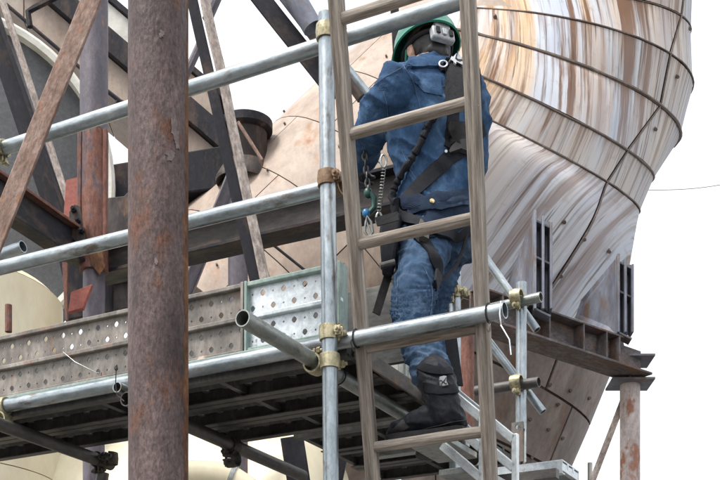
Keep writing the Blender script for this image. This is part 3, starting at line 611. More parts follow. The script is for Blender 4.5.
# grey plates between the columns
mb = MB(); mb.prism([P(104,198,6.8), P(124,196,6.8), P(130,190,6.8), P(134,252,6.8), P(104,256,6.8)], (0,.02,0)); o = mb.build("grey_gusset", M_['steel_grey'], bevel=.003); tag(o, "grey brown gusset plate between the red column and pillar", "plate")
mb = MB(); mb.prism([P(104,272,6.7), P(140,266,6.7), P(140,276,6.7), P(104,282,6.7)], (0,.2,0)); mb.prism([P(104,282.3,6.75), P(140,276.3,6.75), P(140,305,6.75), P(104,312,6.75)], (0,.1,0)); o = mb.build("lower_beam_end", M_['steel_grey'], bevel=.003); tag(o, "grey beam end below the mid rail left of the pillar", "beam")
# long grey cross beam behind the mid rail
xb0, xb1 = onA(100,252,1.35), onA(430,196,1.35); xb1.z = (xb0.z+xb1.z)/2; xb0.z = xb1.z
xb = empty("cross_beam", xb0); tag(xb, "long scaly grey cross beam just behind the middle scaffold rail", "beam")
bar("web", xb0, xb1, rect(.135, .014), M_['steel_grey'], xb, ZX, 0, 16, .004)
bar("top_flange", xb0+ZX*.074, xb1+ZX*.074, rect(.016, .13), M_['dark'], xb, ZX, .002, 12, .003)
bar("bottom_flange", xb0-ZX*.074, xb1-ZX*.074, rect(.016, .13), M_['dark'], xb, ZX, .002, 12, .003)
# diagonal angle right of pillar
ab = empty("diagonal_angle", P(260,272,5.35)); tag(ab, "diagonal angle brace with dark web and pale scaly leg right of the pillar", "brace")
bar("dark_leg", P(188,-20,5.35), P(256,285,5.35), rect(.045, .012), M_['dark'], ab, Vector((1,0,0)), .002, 14, .002)
bar("pale_leg", P(201.5,-20,5.33), P(266,285,5.33), rect(.040, .014), M_['bar_light'], ab, Vector((1,.3,0)), .003, 30, .007)
o = bar("branch_rod", P(207,20,5.5), P(222,-14,5.5), circ(.022,10), M_['pipe_purple']); tag(o, "short purple rod branching off the top of the diagonal angle", "rod")
o = bar("side_rod", P(178,92,5.6), P(203,38,5.6), circ(.018,10), M_['pipe_purple']); tag(o, "slim purple rod leaning between pillar and diagonal angle", "rod")
o = bar("purple_brace", P(236,168,7.2), P(186,292,7.2), chan(.03, .075, .008), M_['pipe_purple'], None, Vector((.5,-1,0)), .002); tag(o, "purple channel brace slanting down left behind the grey beam", "brace")
o = bar("purple_post", Vector((P(238,0,7.6).x, 7.6, 0)), P(238,176,7.6), circ(.058,18), M_['pipe_purple']); tag(o, "stout purple post behind the joint of the two toe boards", "post")
# upper bracing by the scaffold post top
ub = empty("upper_angle", P(322,72,5.4)); tag(ub, "blue black angle brace with ragged edge meeting the post top", "brace")
bar("dark_leg", P(250,-16,5.4), P(338,96,5.4), rect(.075, .014), M_['dark'], ub, Vector((1,0,.6)), .002, 14, .003)
bar("pale_leg", P(272,-16,5.37), P(330,58,5.37), rect(.036, .014), M_['steel_blue'], ub, Vector((1,0,.6)), .003, 24, .007)  # paler colour paints this leg as the lit face
o = pipe("upper_pipe", P(284,-22,5.3), P(313,28,5.3), .042, M_['steel_blue']); tag(o, "thick blue grey pipe coming down beside the scaffold post top", "pipe")
o = bar("thin_tube_stay", P(340,58,4.75), P(372,98,4.75), circ(.013,12), M_['galv']); tag(o, "slim bright tube slanting from ladder rail to worker shoulder", "tube")
o = bar("thin_tube_prop", P(336,62,4.85), P(362,98,4.85), circ(.022,12), M_['steel_grey']); tag(o, "dull grey tube beside the slim bright tube by the shoulder", "tube")
o = bar("dark_upright", P(398,70,5.6), P(393,-20,5.6), rect(.035, .03), M_['dark'], None, Vector((1,0,0)), .002); tag(o, "short black upright left of the green helmet", "post")

# ============================================================ SCAFFOLD
TR = .0243
TG = "scaffold tubes"
def stube(p0, p1, label, matl='galv', r=TR): return tag(pipe("scaffold_tube", p0, p1, r, M_[matl]), label, "scaffold tube", TG)
post_b, post_t = P(331, 480, 4.0), P(326, 14, 4.0)
pd = (post_b-post_t); pz = lambda z: post_t + pd*((post_t.z-z)/(post_t.z-post_b.z))
p1o = pipe("scaffold_post", pz(0.012), post_t, TR, M_['galv']); tag(p1o, "bright galvanised scaffold post standing left of the wooden ladder", "scaffold post")
mb = MB(); q = pz(0); mb.box(q+ZX*.006, .15, .15, .011); mb.build("base_plate", M_['galv_old'], p1o)
t1 = (onA(-14,154,.052), onA(463,0,.052)); stube(*t1, "top guard rail tube passing behind the pillar and over the helmet")
t2 = (onA(-20,273,.052), onA(333,187,.052)); stube(*t2, "thick middle rail tube ending at the scaffold post below the cross beam")
t3 = (onA(-10,409,.052), onA(505,310,.052)); stube(*t3, "long ledger tube at deck level lying across the front of the ladder")
zt4 = 1.361
stube(S(-.055,-.40,zt4), S(-.055,1.05,zt4), "open ended transom tube sticking out toward the viewer at the post", 'galv_old')
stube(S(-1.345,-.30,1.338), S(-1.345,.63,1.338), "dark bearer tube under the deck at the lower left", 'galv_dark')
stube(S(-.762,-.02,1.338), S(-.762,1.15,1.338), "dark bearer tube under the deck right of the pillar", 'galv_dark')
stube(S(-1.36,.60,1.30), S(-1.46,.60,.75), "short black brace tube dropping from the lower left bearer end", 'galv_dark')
stube(onA(-40,272,.55), onA(23,246.5,.55), "short stub tube with open end above the mid rail at far left")
q = onA(117,387,-.03); stube(q, q+BX*.30, "narrow tube end with open mouth on the ledger left of the pillar", 'galv', .0185)
# far guard assembly at the right
gp0 = P(521,430,5.42); gpost_t = P(521.5,283,5.42)
go = pipe("guard_post", gp0, gpost_t, .0225, M_['galv']); tag(go, "slim upright guard post right of the ladder with two brass clamps", "scaffold post")
u0, u1 = P(476,312,5.50), P(541,297,5.34); stube(u0, u1, "short upper guard tube crossing the slim guard post", 'galv_old', .021)
l0, l1 = P(476,391,5.50), P(539,382,5.34); stube(l0, l1, "short lower guard tube crossing the slim guard post", 'galv_dark', .021)
stube(P(484,256,5.52), P(537,330,5.45), "bright diagonal brace tube above the upper guard clamp", 'galv', .017)
stube(P(476,325,5.52), P(543,412,5.45), "bright diagonal brace tube below the upper guard clamp", 'galv', .017)
pp = empty("perforated_post_foot", P(518,462,5.42)); tag(pp, "rusty flat post foot with two holes under the guard post", "bracket")
def holed_plate(parent, p_bl, X, Z, wd, hh, holes, th, matl, name):
    """flat plate with square-cut diamond holes, built from cells"""
    Yv = X.cross(Z).normalized(); mb = MB(); n = len(holes); ch_ = hh/n
    for i, hole in enumerate(holes):
        c = p_bl + X*(wd/2) + Z*(ch_*(i+.5)); a = wd/2; b = ch_/2
        o4 = [c-X*a-Z*b, c+X*a-Z*b, c+X*a+Z*b, c-X*a+Z*b]
        if hole:
            h8 = [c + X*(hole*math.cos(t))+Z*(hole*math.sin(t)) for t in [math.pi*(1.25+.25*k) for k in range(8)]]
            for sgn in (0, 1):
                off = Yv*(th*sgn); vs_ = [p+off for p in o4+h8]
                mb.add(vs_, [(0,1,6,5),(0,5,4),(1,2,8,7),(1,7,6),(2,3,10,9),(2,9,8),(3,0,4,11),(3,11,10)])
            mb.loft([h8, [p+Yv*th for p in h8]], False)
        else: mb.add(o4, [(0,1,2,3)]); mb.add([p+Yv*th for p in o4], [(0,1,2,3)])
    return mb.build(name, matl, parent)
holed_plate(pp, P(512,463,5.40), AX, ZX, .052, .165, (.011, 0, 0, .011), .006, M_['board_old'], "plate")
bar("side_lip", P(525,463,5.42), P(525,424,5.42), rect(.006,.03), M_['zinc'], pp, Vector((1,0,0)))
p3 = Vector((P(455,0,5.02).x, 5.02, 0)); o = pipe("scaffold_post", p3, Vector((p3.x, 5.02, P(0,172,5.02).z)), .0225, M_['galv']); tag(o, "scaffold post half hidden behind the worker and ladder rungs", "scaffold post")
o = pipe("hanging_tube_end", P(404,384,5.05), P(404,318,5.05), .024, M_['galv_old']); tag(o, "short upright tube end behind the worker's shin", "scaffold tube")
o = bar("white_panel_strip", P(396,376,5.25), P(396,335,5.25), rect(.05,.02), M_['white_rim'], None, Vector((1,0,0)), .002); tag(o, "narrow white panel strip behind the upright tube end", "panel")
o = pipe("rusty_riser", Vector((P(467,0,6.2).x,6.2,0)), P(467,334,6.2), .034, M_['pipe_red']); tag(o, "rusty riser pipe seen between boot top and right ladder rail", "pipe")
# clamps
def make_clamp(matl):
    root = empty("scaffold_clamp", Matrix())
    bd = MB(); d = .052
    def jaw(c, axis, u, v):
        mb = MB(); n = 22; rings = []
        for j in range(n+1):
            t = R(25)+R(310)*j/n; rd = u*math.cos(t)+v*math.sin(t)
            rings.append([c+rd*ri+axis*zi for ri, zi in ((.0255,-.022),(.031,-.022),(.033,0),(.031,.022),(.0255,.022))])
        mb.loft(rings); return mb
    X, Y, Z = Vector((1,0,0)), Vector((0,1,0)), Vector((0,0,1))
    j1 = jaw(Vector(), Z, -X, -Y).build("jaw", M_[matl], root, ang=50); j2 = jaw(Vector((0,d,0)), X, -Z, Y).build("jaw", M_[matl], root, ang=50)
    bd.box((0,d/2,0), .034, d-.046, .034); bd.build("saddle", M_[matl], root, bevel=.003)
    for c, dd, lug in ((Vector((-.040,-.004,0)), Y, X), (Vector((0,d+.004,-.040)), Y, Z)):
        b = MB(); b.tube(c-dd*.034, c+dd*.034, .0058, 8); b.tube(c-dd*.024, c-dd*.013, .0115, 6); b.tube(c+dd*.018, c+dd*.027, .010, 6); b.build("bolt", M_[matl], root)
        l = MB(); l.box(c+dd*.008+lug*.008, .026 if lug is X else .030, .007, .026 if lug is Z else .030); l.box(c-dd*.008+lug*.008, .026 if lug is X else .030, .007, .026 if lug is Z else .030); l.build("lug", M_[matl], root, bevel=.002)
    return root
protos = {}
def clamp(p, d1, d2, side, label, matl='brass'):
    """p: point on tube 1; d1 along tube 1; side: from tube 1 to tube 2"""
    M = frameM(p, d1, Vector(side).cross(Vector(d1)))
    if M.to_3x3().col[1].dot(Vector(side)) < 0: M = M @ Matrix.Rotation(math.pi, 4, 'Z')
    if matl not in protos:
        r = protos[matl] = make_clamp(matl); r.matrix_basis = M
    else:
        s0 = protos[matl]; r = s0.copy(); col.objects.link(r)
        for ch_ in s0.children: c = ch_.copy(); col.objects.link(c); c.parent = r
        r.matrix_basis = M
    W[r] = M; return tag(r, label, "scaffold clamp", "scaffold clamps")
T1d, T2d, T3d = [(b-a).normalized() for a, b in (t1, t2, t3)]
def zat(t, px): a, b = t; f = min((k/400 for k in range(401)), key=lambda f: abs(pix(a.lerp(b, f))[0]-px)); return a.lerp(b, f)
clamp(pz(zat(t1,326).z), pd, T1d, BX, "grey clamp holding the top rail at the post top", 'clamp_rust' if False else 'brass')
clamp(pz(zat(t2,329).z+.0), pd, T2d, BX, "rusty brown clamp holding the middle rail on the post", 'clamp_rust')
clamp(pz(zat(t3,330).z+.012), pd, T3d, BX, "upper yellow clamp of the pair at deck level on the post")
clamp(pz(1.5+zt4-.012), pd, BX, -AX, "lower yellow clamp gripping the open ended transom tube")
clamp(zat(t1,1)+ZX*0, T1d, ZX, -BX, "yellow clamp on the top rail at the left picture edge")
clamp(zat(t3,2), T3d, BX, -ZX, "yellow clamp on the ledger at the lower left edge")
clamp(S(-1.345,.56,1.338), BX, ZX, AX, "black clamp at the end of the lower left bearer", 'clamp_dark')
clamp(S(-.762,.62,1.338), BX, AX, ZX*-1, "black clamp midway along the bearer right of the pillar", 'clamp_dark')
clamp(P(521,301,5.42), ZX, u1-u0, -BX, "yellow clamp joining guard post and upper guard tube")
clamp(P(521,386,5.42), ZX, l1-l0, -BX, "yellow clamp joining guard post and lower guard tube")
clamp(Vector((p3.x,5.02,P(0,293,5.02).z)), ZX, AX, -BX, "yellow clamp on the half hidden post behind the knee")
clamp(Vector((p3.x,5.02,P(0,444,5.02).z)), ZX, AX, -BX, "yellow clamp on the half hidden post under the boot")

# toe boards (perforated steel planks on edge)
def toe_board(p0, L, h, label, face, edge, z0):
    """p0: left bottom corner; runs along AX"""
    root = empty("toe_board", p0); tag(root, label, "toe board", "perforated toe boards on the deck edge")
    cell = .0392; nC = int(L/cell); cw = L/nC; ph = (h-.016*3)/2; rowh = ph/2; th = .003
    for pi, zb in ((0, .016), (1, .032+ph)):
        mb = MB()
        for rw in range(2):
            for i in range(nC):
                c = p0 + AX*(cw*(i+.5)) + ZX*(zb+rowh*(rw+.5)) + BX*(.006); a, b = cw/2, rowh/2
                o4 = [c-AX*a-ZX*b, c+AX*a-ZX*b, c+AX*a+ZX*b, c-AX*a+ZX*b]
                hs_ = .0098 if (i+rw+pi) % 2 else .0035
                h4 = [c-ZX*hs_*1.1, c+AX*hs_, c+ZX*hs_*1.1, c-AX*hs_]; q4 = [c+AX*(hs_*.66*p)+ZX*(hs_*.66*q) for p, q in ((1,-1),(1,1),(-1,1),(-1,-1))]
                for sg in (0, 1): mb.add([p+BX*(th*sg) for p in o4+h4+q4], [(0,1,4),(1,8,4),(1,5,8),(1,2,5),(2,9,5),(2,6,9),(2,3,6),(3,10,6),(3,7,10),(3,0,7),(0,11,7),(0,4,11)])
                h8 = [h4[0],q4[0],h4[1],q4[1],h4[2],q4[2],h4[3],q4[3]]; mb.loft([h8, [p+BX*th for p in h8]], False)
        mb.build("perforated_panel", M_[face], root, ang=30)
    for zb, nm in ((0, "bottom_rail"), (.016+ph, "middle_rib"), (h-.016, "top_rail")):
        mb = MB(); dpt = .05 if nm != "middle_rib" else .022
        mb.box(p0+AX*(L/2)+ZX*(zb+.008)+BX*(-.012+dpt/2 if nm != "middle_rib" else .0), L, dpt, .0155, AX, BX, ZX); mb.build(nm, M_[edge if nm != "middle_rib" else face], root, bevel=.003)
    for k in (0, 1):
        mb = MB(); mb.box(p0+AX*(k*L+(.005 if k == 0 else -.005))+ZX*(h/2)+BX*.012, .010, .056, h+.004, AX, BX, ZX); mb.build("end_plate", M_[edge], root, bevel=.002)
    return root
zb_ = 1.462; toeb = .105
s_join = (onA(246,300,toeb)-S(0,toeb,0)).dot(AX)
toe_board(S(-2.0,toeb,zb_), s_join+2.0-.002, .232, "weathered brown grey toe board with diamond holes crossing behind the pillar", 'board_old', 'board_old', zb_)
toe_board(S(s_join+.002,toeb,zb_), -.012-s_join, .232, "bright new toe board with green edges beside the scaffold post", 'zinc', 'zinc_edge', zb_)

# deck planks: steel channels seen from below
def plank(s0, s1, b0, wd, zb, label, matl='deck', h=.058, edge='deck'):
    L = s1-s0; root = empty("deck_plank", S(s0, b0, zb)); tag(root, label, "scaffold plank", "steel planks of the scaffold decks")
    c0 = S(s0, b0, zb)
    mb = MB(); mb.box(c0+AX*(L/2)+BX*(wd/2)+ZX*(h-.003), L, wd, .005, AX, BX, ZX)
    mb.build("plate", M_[matl], root); mb = MB()
    nx = int(L/.085)
    for i in range(nx):                                   # pressed collars hanging from the plate
        for j in range(3):
            c = c0+AX*(L*(i+.5)/nx)+BX*(wd*(j+.5+.12*((i % 2)-.5))/3)+ZX*(h-.006); mb.tube(c, c-ZX*.014, .019, 8, .013)
    pc_ = mb.build("pressed_collars", M_['galv_old'], root); pc_['kind'] = 'stuff'
    for k in (0, 1):
        mb = MB(); bb = .0025 if k == 0 else wd-.0025
        mb.box(c0+AX*(L/2)+BX*bb+ZX*(h/2), L, .004, h, AX, BX, ZX); mb.box(c0+AX*(L/2)+BX*(bb+(.016 if k == 0 else -.016))+ZX*.002, L, .030, .004, AX, BX, ZX); mb.build("side_lip", M_[edge if k == 0 and b0 < .1 or edge == 'zinc' else matl], root)
    if b0 < .1:
        mb = MB(); mb.box(c0+AX*(L/2)+BX*.006+ZX*(h+.011), L, .012, .022, AX, BX, ZX); mb.build("kick_lip", M_['zinc_edge'], root, bevel=.002)
    for j in (1/3, 2/3):
        mb = MB(); c = c0+BX*(wd*j); mb.prism([c+BX*-.012+ZX*(h-.006), c+ZX*(h-.030), c+BX*.012+ZX*(h-.006)], AX*L); mb.build("rib", M_[matl], root)
    nr = max(2, int(L/.42))
    for i in range(nr+1):
        mb = MB(); mb.box(c0+AX*(.012+(L-.024)*i/nr)+BX*(wd/2)+ZX*(h*.5), .022, wd-.012, h*.55, AX, BX, ZX); mb.build("cross_stiffener", M_[matl], root)
    return root
zd = 1.385
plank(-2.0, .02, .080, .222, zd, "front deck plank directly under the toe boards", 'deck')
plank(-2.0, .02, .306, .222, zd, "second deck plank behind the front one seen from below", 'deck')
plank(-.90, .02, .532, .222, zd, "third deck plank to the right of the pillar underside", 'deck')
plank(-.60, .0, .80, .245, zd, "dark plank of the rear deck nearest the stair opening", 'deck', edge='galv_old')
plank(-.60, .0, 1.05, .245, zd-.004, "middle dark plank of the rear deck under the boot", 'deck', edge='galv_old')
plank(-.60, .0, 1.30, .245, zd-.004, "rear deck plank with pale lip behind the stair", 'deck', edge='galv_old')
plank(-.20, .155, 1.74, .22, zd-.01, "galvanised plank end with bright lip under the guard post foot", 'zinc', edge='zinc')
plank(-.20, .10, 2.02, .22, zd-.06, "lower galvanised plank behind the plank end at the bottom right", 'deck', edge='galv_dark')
o = bar("hole_backing_board", S(-2.0,.56,zd+.27), S(.0,.56,zd+.27), rect(.28,.02), M_['deck'], None, ZX, .002); tag(o, "dark backing board added to darken the toe board holes", "backing board")  # added board, sized to darken the toe board holes from behind
o = bar("deck_end_trim", S(.028,.12,zd+.03), S(.028,.70,zd+.03), rect(.05,.008), M_['board_old'], None, ZX, .001); tag(o, "pale worn trim on the right end of the main deck", "trim")
o = bar("bearer_channel", S(-.35,.95,zd-.05), S(.06,.95,zd-.05), rect(.05,.04), M_['galv_old'], None, ZX, .002); tag(o, "dull bearer channel under the rear deck below the boot", "bearer")
o = bar("bearer_channel", S(-.40,1.55,zd-.06), S(.20,1.55,zd-.06), rect(.04,.04), M_['galv_dark'], None, ZX, .002); tag(o, "dark bearer channel at the back of the rear deck", "bearer")
o = bar("dark_strut", P(292,438,5.6), P(300,490,5.6), rect(.10,.05), M_['dark'], None, Vector((1,0,0)), .003); tag(o, "broad dark strut hanging below the deck left of the post", "strut")
o = bar("dark_strut", P(345,430,5.6), P(332,492,5.6), rect(.07,.05), M_['dark'], None, Vector((1,0,0)), .003); tag(o, "dark strut leaning below the deck between post and ladder", "strut")
mb = MB(); mb.prism([P(100,372,4.55), P(128,366,4.55), P(128,379,4.55), P(100,384,4.55)], BX*.09); o = mb.build("timber_offcut", M_['pipe_red'], bevel=.003); tag(o, "reddish timber offcut wedged above the ledger left of the pillar", "timber")
for px, py, sz, lb, mt in ((206,362,.035,"tan rubble chip on the ledger right of the pillar",'tan'),(222,360,.028,"pale rubble chip beside the tan chip on the ledger",'white_rim'),(196,366,.024,"small rubble chip closest to the pillar on the ledger",'cream')):
    c = onA(px, py, .11); mb = MB(); mb.ell(c, sz, sz*.7, sz*.6, n=7, m=4); o = mb.build("rubble_chip", M_[mt], ang=10); tag(o, lb, "stone", "rubble chips on the ledger")
o = bar("short_rusty_peg", P(8.5,332,5.2), P(8.5,305,5.2), circ(.014,10), M_['pipe_red']); tag(o, "short rusty peg standing above the toe board at far left", "peg")

# aluminium stair going down to the right
st = empty("aluminium_stair", S(.3,.6,1.2)); tag(st, "aluminium stair unit sloping down behind the right ladder rail", "stair")
for b in (.50, .80):
    for dz, s0, s1 in ((.0, .06 if b > .6 else .20, .30), (-.10, .06 if b > .6 else .20, .30), (-.20, .16, .30)):
        zs = lambda s: 1.535-.9*s+dz
        bar("stair_rail", S(s0,b,zs(s0)), S(s1,b,zs(s1)), rect(.030,.022), M_['alu'], st, ZX, .003)
    bar("end_upright", S(.305,b,1.535-.27-.235), S(.305,b,1.535-.27+.02), rect(.022,.022), M_['alu'], st, AX, .003)
for k, (s, z) in enumerate(((.085,1.228),(.22,1.10),(.33,.97))):
    mb = MB(); mb.box(S(s,.65,z), .15, .30, .022, AX, BX, ZX); mb.build("tread", M_['galv_old'], st, bevel=.003)

# ------------------------------------------------------------ wooden ladder
lt, lb_ = P(336, 0, 3.735), P(373, 480, 4.19)
ld = (lb_-lt); LW = AX*.404
ltop = lt - ld*.16; lbot = lt + ld*((lt.z)/(lt.z-lb_.z))
lad = empty("wooden_ladder", lbot); tag(lad, "weathered wooden ladder leaning in front of the worker", "ladder")
lx = AX; 
for k, off in enumerate((Vector(), LW)):
    prof = rect(.037, .046)
    bar("rail", lbot+off, ltop+off, prof, M_['wood'], lad, lx, .006, 40, .0022)
for k in range(-1, 17):
    t = .0375+.222*k
    c = lt+ld*t
    if c.z < .15 or t < -.15: continue
    a = c-AX*.018; b = c+LW+AX*.018; M = frameM(a, b-a, ZX); L = (b-a).length; mb = MB(); rings = []
    for i in range(13):
        z = L*i/12; rr = .0172*(1+.05*noise.noise(Vector((k*3.1, z*9, 0)))); rings.append([M @ Vector((rr*1.0*math.cos(q)+.002*noise.noise(Vector((z*5,k,1))), rr*1.05*math.sin(q)+.002*noise.noise(Vector((z*5,k,4))), z)) for q in [2*math.pi*j/16 for j in range(16)]])
    mb.loft(rings); mb.build("rung", M_['wood'], lad, M)
RUNG4 = lt+ld*(.0375+.222*4)
# tie wires on ladder and tubes
def wire(name, pts, label, r=.0016, matl='dark'):
    mb = MB(); mb.path(pts, r, 5); o = mb.build(name, M_[matl]); return tag(o, label, "wire", "tie wires")
c = zat(t3, 356); x_ = T3d; loop = [c + ZX*(.028*math.cos(a)) + BX*(.028*math.sin(a)) + x_*(.006*a/6) for a in [2*math.pi*j/16 for j in range(17)]]
loop += [c+ZX*-.02+BX*-.03, c-ZX*.05+BX*-.03+x_*.01]
wire("tie_wire", loop, "black tie wire looped round the ledger at the left ladder rail", .0022)
c = zat(t3, 487); loop = [c + ZX*(.028*math.cos(a)) + BX*(.028*math.sin(a)) + x_*(.006*a/6) for a in [2*math.pi*j/16 for j in range(17)]]
wire("tie_wire", loop, "black tie wire looped round the ledger at the right ladder rail", .0022)
c = zat(t3, 503); wire("tie_wire", [c+ZX*.02-BX*.02, c-ZX*.02-BX*.03, c-ZX*.05-BX*.02, c-ZX*.10+x_*.03-BX*.03, c-ZX*.145+x_*.035-BX*.03], "bright wire tail hanging from the ledger end", .0024, 'silver')
wire("tie_wire", [P(63,352,4.35), P(75,362,4.3), P(97,373,4.3), P(99,373,4.3)], "pale loose wire lying over the plank edge at lower left", .0013, 'galv_old')
q = onA(117,380,-.06); wire("tie_wire", [q+ZX*.05, q+ZX*.03-AX*.004, q-ZX*.01-AX*.006, q-ZX*.05+AX*.0, q-ZX*.075+AX*.03], "twisted wire hanging round the open tube mouth by the pillar", .002, 'dark')
c = S(-.055,.16,zt4); loop = [c + ZX*(.029*math.cos(a)) + AX*(.029*math.sin(a)) + BX*(.006*a/6) for a in [2*math.pi*j/16 for j in range(17)]]
wire("tie_wire", loop, "black wire loop on the transom tube right of the post", .0026)

# ============================================================ WORKER
LT = Vector((-.89,-.45,0)).normalized(); FW = Vector((-.45,.89,0)).normalized()
wk = empty("person", Vector((P(440,440,4.4).x, 4.4, RUNG4.z+.02)))
tag(wk, "worker in blue denim and green helmet standing on the ladder seen from behind", "person")
def oval(c, X, Y, a, b, n=20): return [c + X*(a*math.cos(2*math.pi*j/n)) + Y*(b*math.sin(2*math.pi*j/n)) for j in range(n)]
def limb(mb, pts, n=16):
    pts = [(Vector(p), r) for p, r in pts]; dens = []
    for i in range(len(pts)-1):
        for k in range(5): f = k/5; dens.append((pts[i][0].lerp(pts[i+1][0], f), pts[i][1]*(1-f)+pts[i+1][1]*f))
    dens.append(pts[-1]); P_ = [d[0] for d in dens]
    sm = [P_[0]]+[(P_[i-1]+P_[i]*2+P_[i+1])/4 for i in range(1, len(P_)-1)]+[P_[-1]]
    mb.path(sm, [d[1] for d in dens], n)
    for p, r in (pts[0], pts[-1]): mb.ell(p, r*.98, r*.98, r*.98, n=12, m=8)
def blend(name, mb, matl, parent, voxel=.009, smooth=6, disp=None):
    me = mb.mesh("tmp"); ob = bpy.data.objects.new("tmp", me); col.objects.link(ob)
    md = ob.modifiers.new("r", 'REMESH'); md.mode = 'VOXEL'; md.voxel_size = voxel
    ms = ob.modifiers.new("s", 'SMOOTH'); ms.factor = .5; ms.iterations = smooth
    dg = bpy.context.evaluated_depsgraph_get(); dg.update()
    me2 = bpy.data.meshes.new_from_object(ob.evaluated_get(dg)); bpy.data.objects.remove(ob)
    if disp:
        nm = [v.normal.copy() for v in me2.vertices]
        for v, n_ in zip(me2.vertices, nm): v.co += n_*disp(v.co)
    inv = W[parent].inverted(); me2.transform(inv); me2.name = name
    for p in me2.polygons: p.use_smooth = True
    return link(name, me2, matl, W[parent], parent)

# --- key joints
shL, elL, wrL = P(392,86,4.50), P(371,130,4.66), P(363,160,4.86)
shR, elR, wrR = P(470,88,4.72), P(472,168,4.80), P(457,178,5.0)
hipL, knL, anL = P(425,240,4.56), P(411,312,4.33), P(441,404,4.115)
hipR, knR, anR = P(444,242,4.72), P(427,318,4.68), P(442,402,4.53)
pelv = P(438,226,4.63); neck = P(430,58,4.62)
hdC = P(427,54,4.66)
# head frame: facing left and away, bowed a little
hf = Vector((-.42,.86,-.27)).normalized(); hx = hf.cross(ZX).normalized(); hz = hx.cross(hf)
def HP(x, y, z): return hdC + hx*x + hf*y + hz*z
# --- body (one continuous figure)
mb = MB()
mb.loft([oval(P(438,232,4.63),LT,FW,.13,.10), oval(P(437,200,4.63),LT,FW,.125,.095), oval(P(434,150,4.63),LT,FW,.14,.10), oval(P(431,112,4.63),LT,FW,.15,.105), oval(P(430,84,4.63),LT,FW,.14,.085), oval(P(430,66,4.63),LT,FW,.075,.06), oval(neck,LT,FW,.052,.054), oval(HP(0,-.015,-.06),LT,FW,.05,.052)])
limb(mb, [(shL,.05),(elL,.038),(wrL,.027)]); limb(mb, [(shR,.05),(elR,.038),(wrR,.027)])
limb(mb, [(hipL,.075),(knL,.05),(anL,.034)]); limb(mb, [(hipR,.07),(knR,.045),(anR,.034)])
mb.ell(HP(0,0,.02), .072,.092,.085, hx,hf,hz, 20,14); mb.ell(HP(0,.03,-.055), .052,.056,.06, hx,hf,hz, 16,10); mb.ell(HP(0,.07,-.09), .022,.022,.018, hx,hf,hz)
mb.ell(HP(0,.098,-.022), .012,.02,.022, hx,hf,hz); mb.ell(HP(0,.085,.012), .05,.016,.012, hx,hf,hz)
for s_ in (-1,1): mb.ell(HP(s_*.075,-.008,-.015), .010,.020,.032, hx,hf,hz); mb.ell(HP(s_*.045,.06,-.03), .022,.022,.022, hx,hf,hz)
def hand(mb, wrist, dirv, palm_n, side, grip=1.0):
    """palm from wrist along dirv; fingers curl toward palm_n; thumb on side"""
    d = dirv.normalized(); pn = (palm_n - d*palm_n.dot(d)).normalized(); sd_ = d.cross(pn).normalized()*side
    mb.loft([oval(wrist-d*.015, sd_, pn, .026,.019,14), oval(wrist+d*.02, sd_, pn, .033,.017,14), oval(wrist+d*.06, sd_, pn, .041,.016,14), oval(wrist+d*.09, sd_, pn, .040,.013,14), oval(wrist+d*.098, sd_, pn, .034,.008,14)])
    for k, (off, ln) in enumerate(((.031,.040),(.0105,.045),(-.0105,.042),(-.031,.033))):
        p = wrist+d*.085+sd_*off; pts = [(p, .0095)]; ang = 0
        for j, (f, a) in enumerate(((1,.5),(.66,1.15),(.5,.85))):
            ang += a*grip; p = p + (d*math.cos(ang)+pn*math.sin(ang))*(ln*f); pts.append((p, (.0092,.0085,.0075)[j]))
        mb.path([q for q, _ in pts], [r for _, r in pts], 10); [mb.ell(q, r, r, r, n=8, m=6) for q, r in pts]
    p = wrist+d*.02+sd_*.026; pts = [(p,.014),(p+d*.025+sd_*.022+pn*.010,.012),(p+d*.045+sd_*.022+pn*.032,.0105),(p+d*.055+sd_*.006+pn*.048,.009)]
    mb.path([q for q, _ in pts], [r for _, r in pts], 10); [mb.ell(q, r, r, r, n=8, m=6) for q, r in pts]
body = blend("body", mb, M_['skin'], wk, .008, 3)
for nm, wr, el, pn, sd_ in (("glove", wrL, elL, Vector((.6,-.3,-.5)), 1), ("glove", wrR, elR, Vector((-.8,.1,.2)), -1)):
    mb = MB(); hand(mb, wr, wr-el, pn, sd_); d_ = (wr-el).normalized(); mb.path([wr-d_*.05, wr], [.036,.03], 14)
    blend(nm, mb, M_['glove'], wk, .0035, 3)
for s_ in (-1,1):
    mb = MB(); mb.ell(HP(s_*.032,.079,-.006), .012,.010,.009, hx,hf,hz); e_ = mb.build("eye", M_['eye'], wk)
    mb = MB(); mb.ell(HP(s_*.032,.0885,-.006), .005,.002,.005, hx,hf,hz); mb.build("pupil", M_['black'], e_)
mb = MB(); mb.ell(HP(0,.088,-.058), .022,.007,.008, hx,hf,hz); mb.build("mouth", M_['lip'], wk)
mb = MB(); mb.ell(HP(0,-.012,.0), .077,.090,.075, hx,hf,hz, 20, 12); mb.ell(HP(0,-.05,-.045), .055,.045,.045, hx,hf,hz)
blend("hair", mb, M_['hair'], wk, .008, 2, lambda p: .004*noise.noise(p*55))

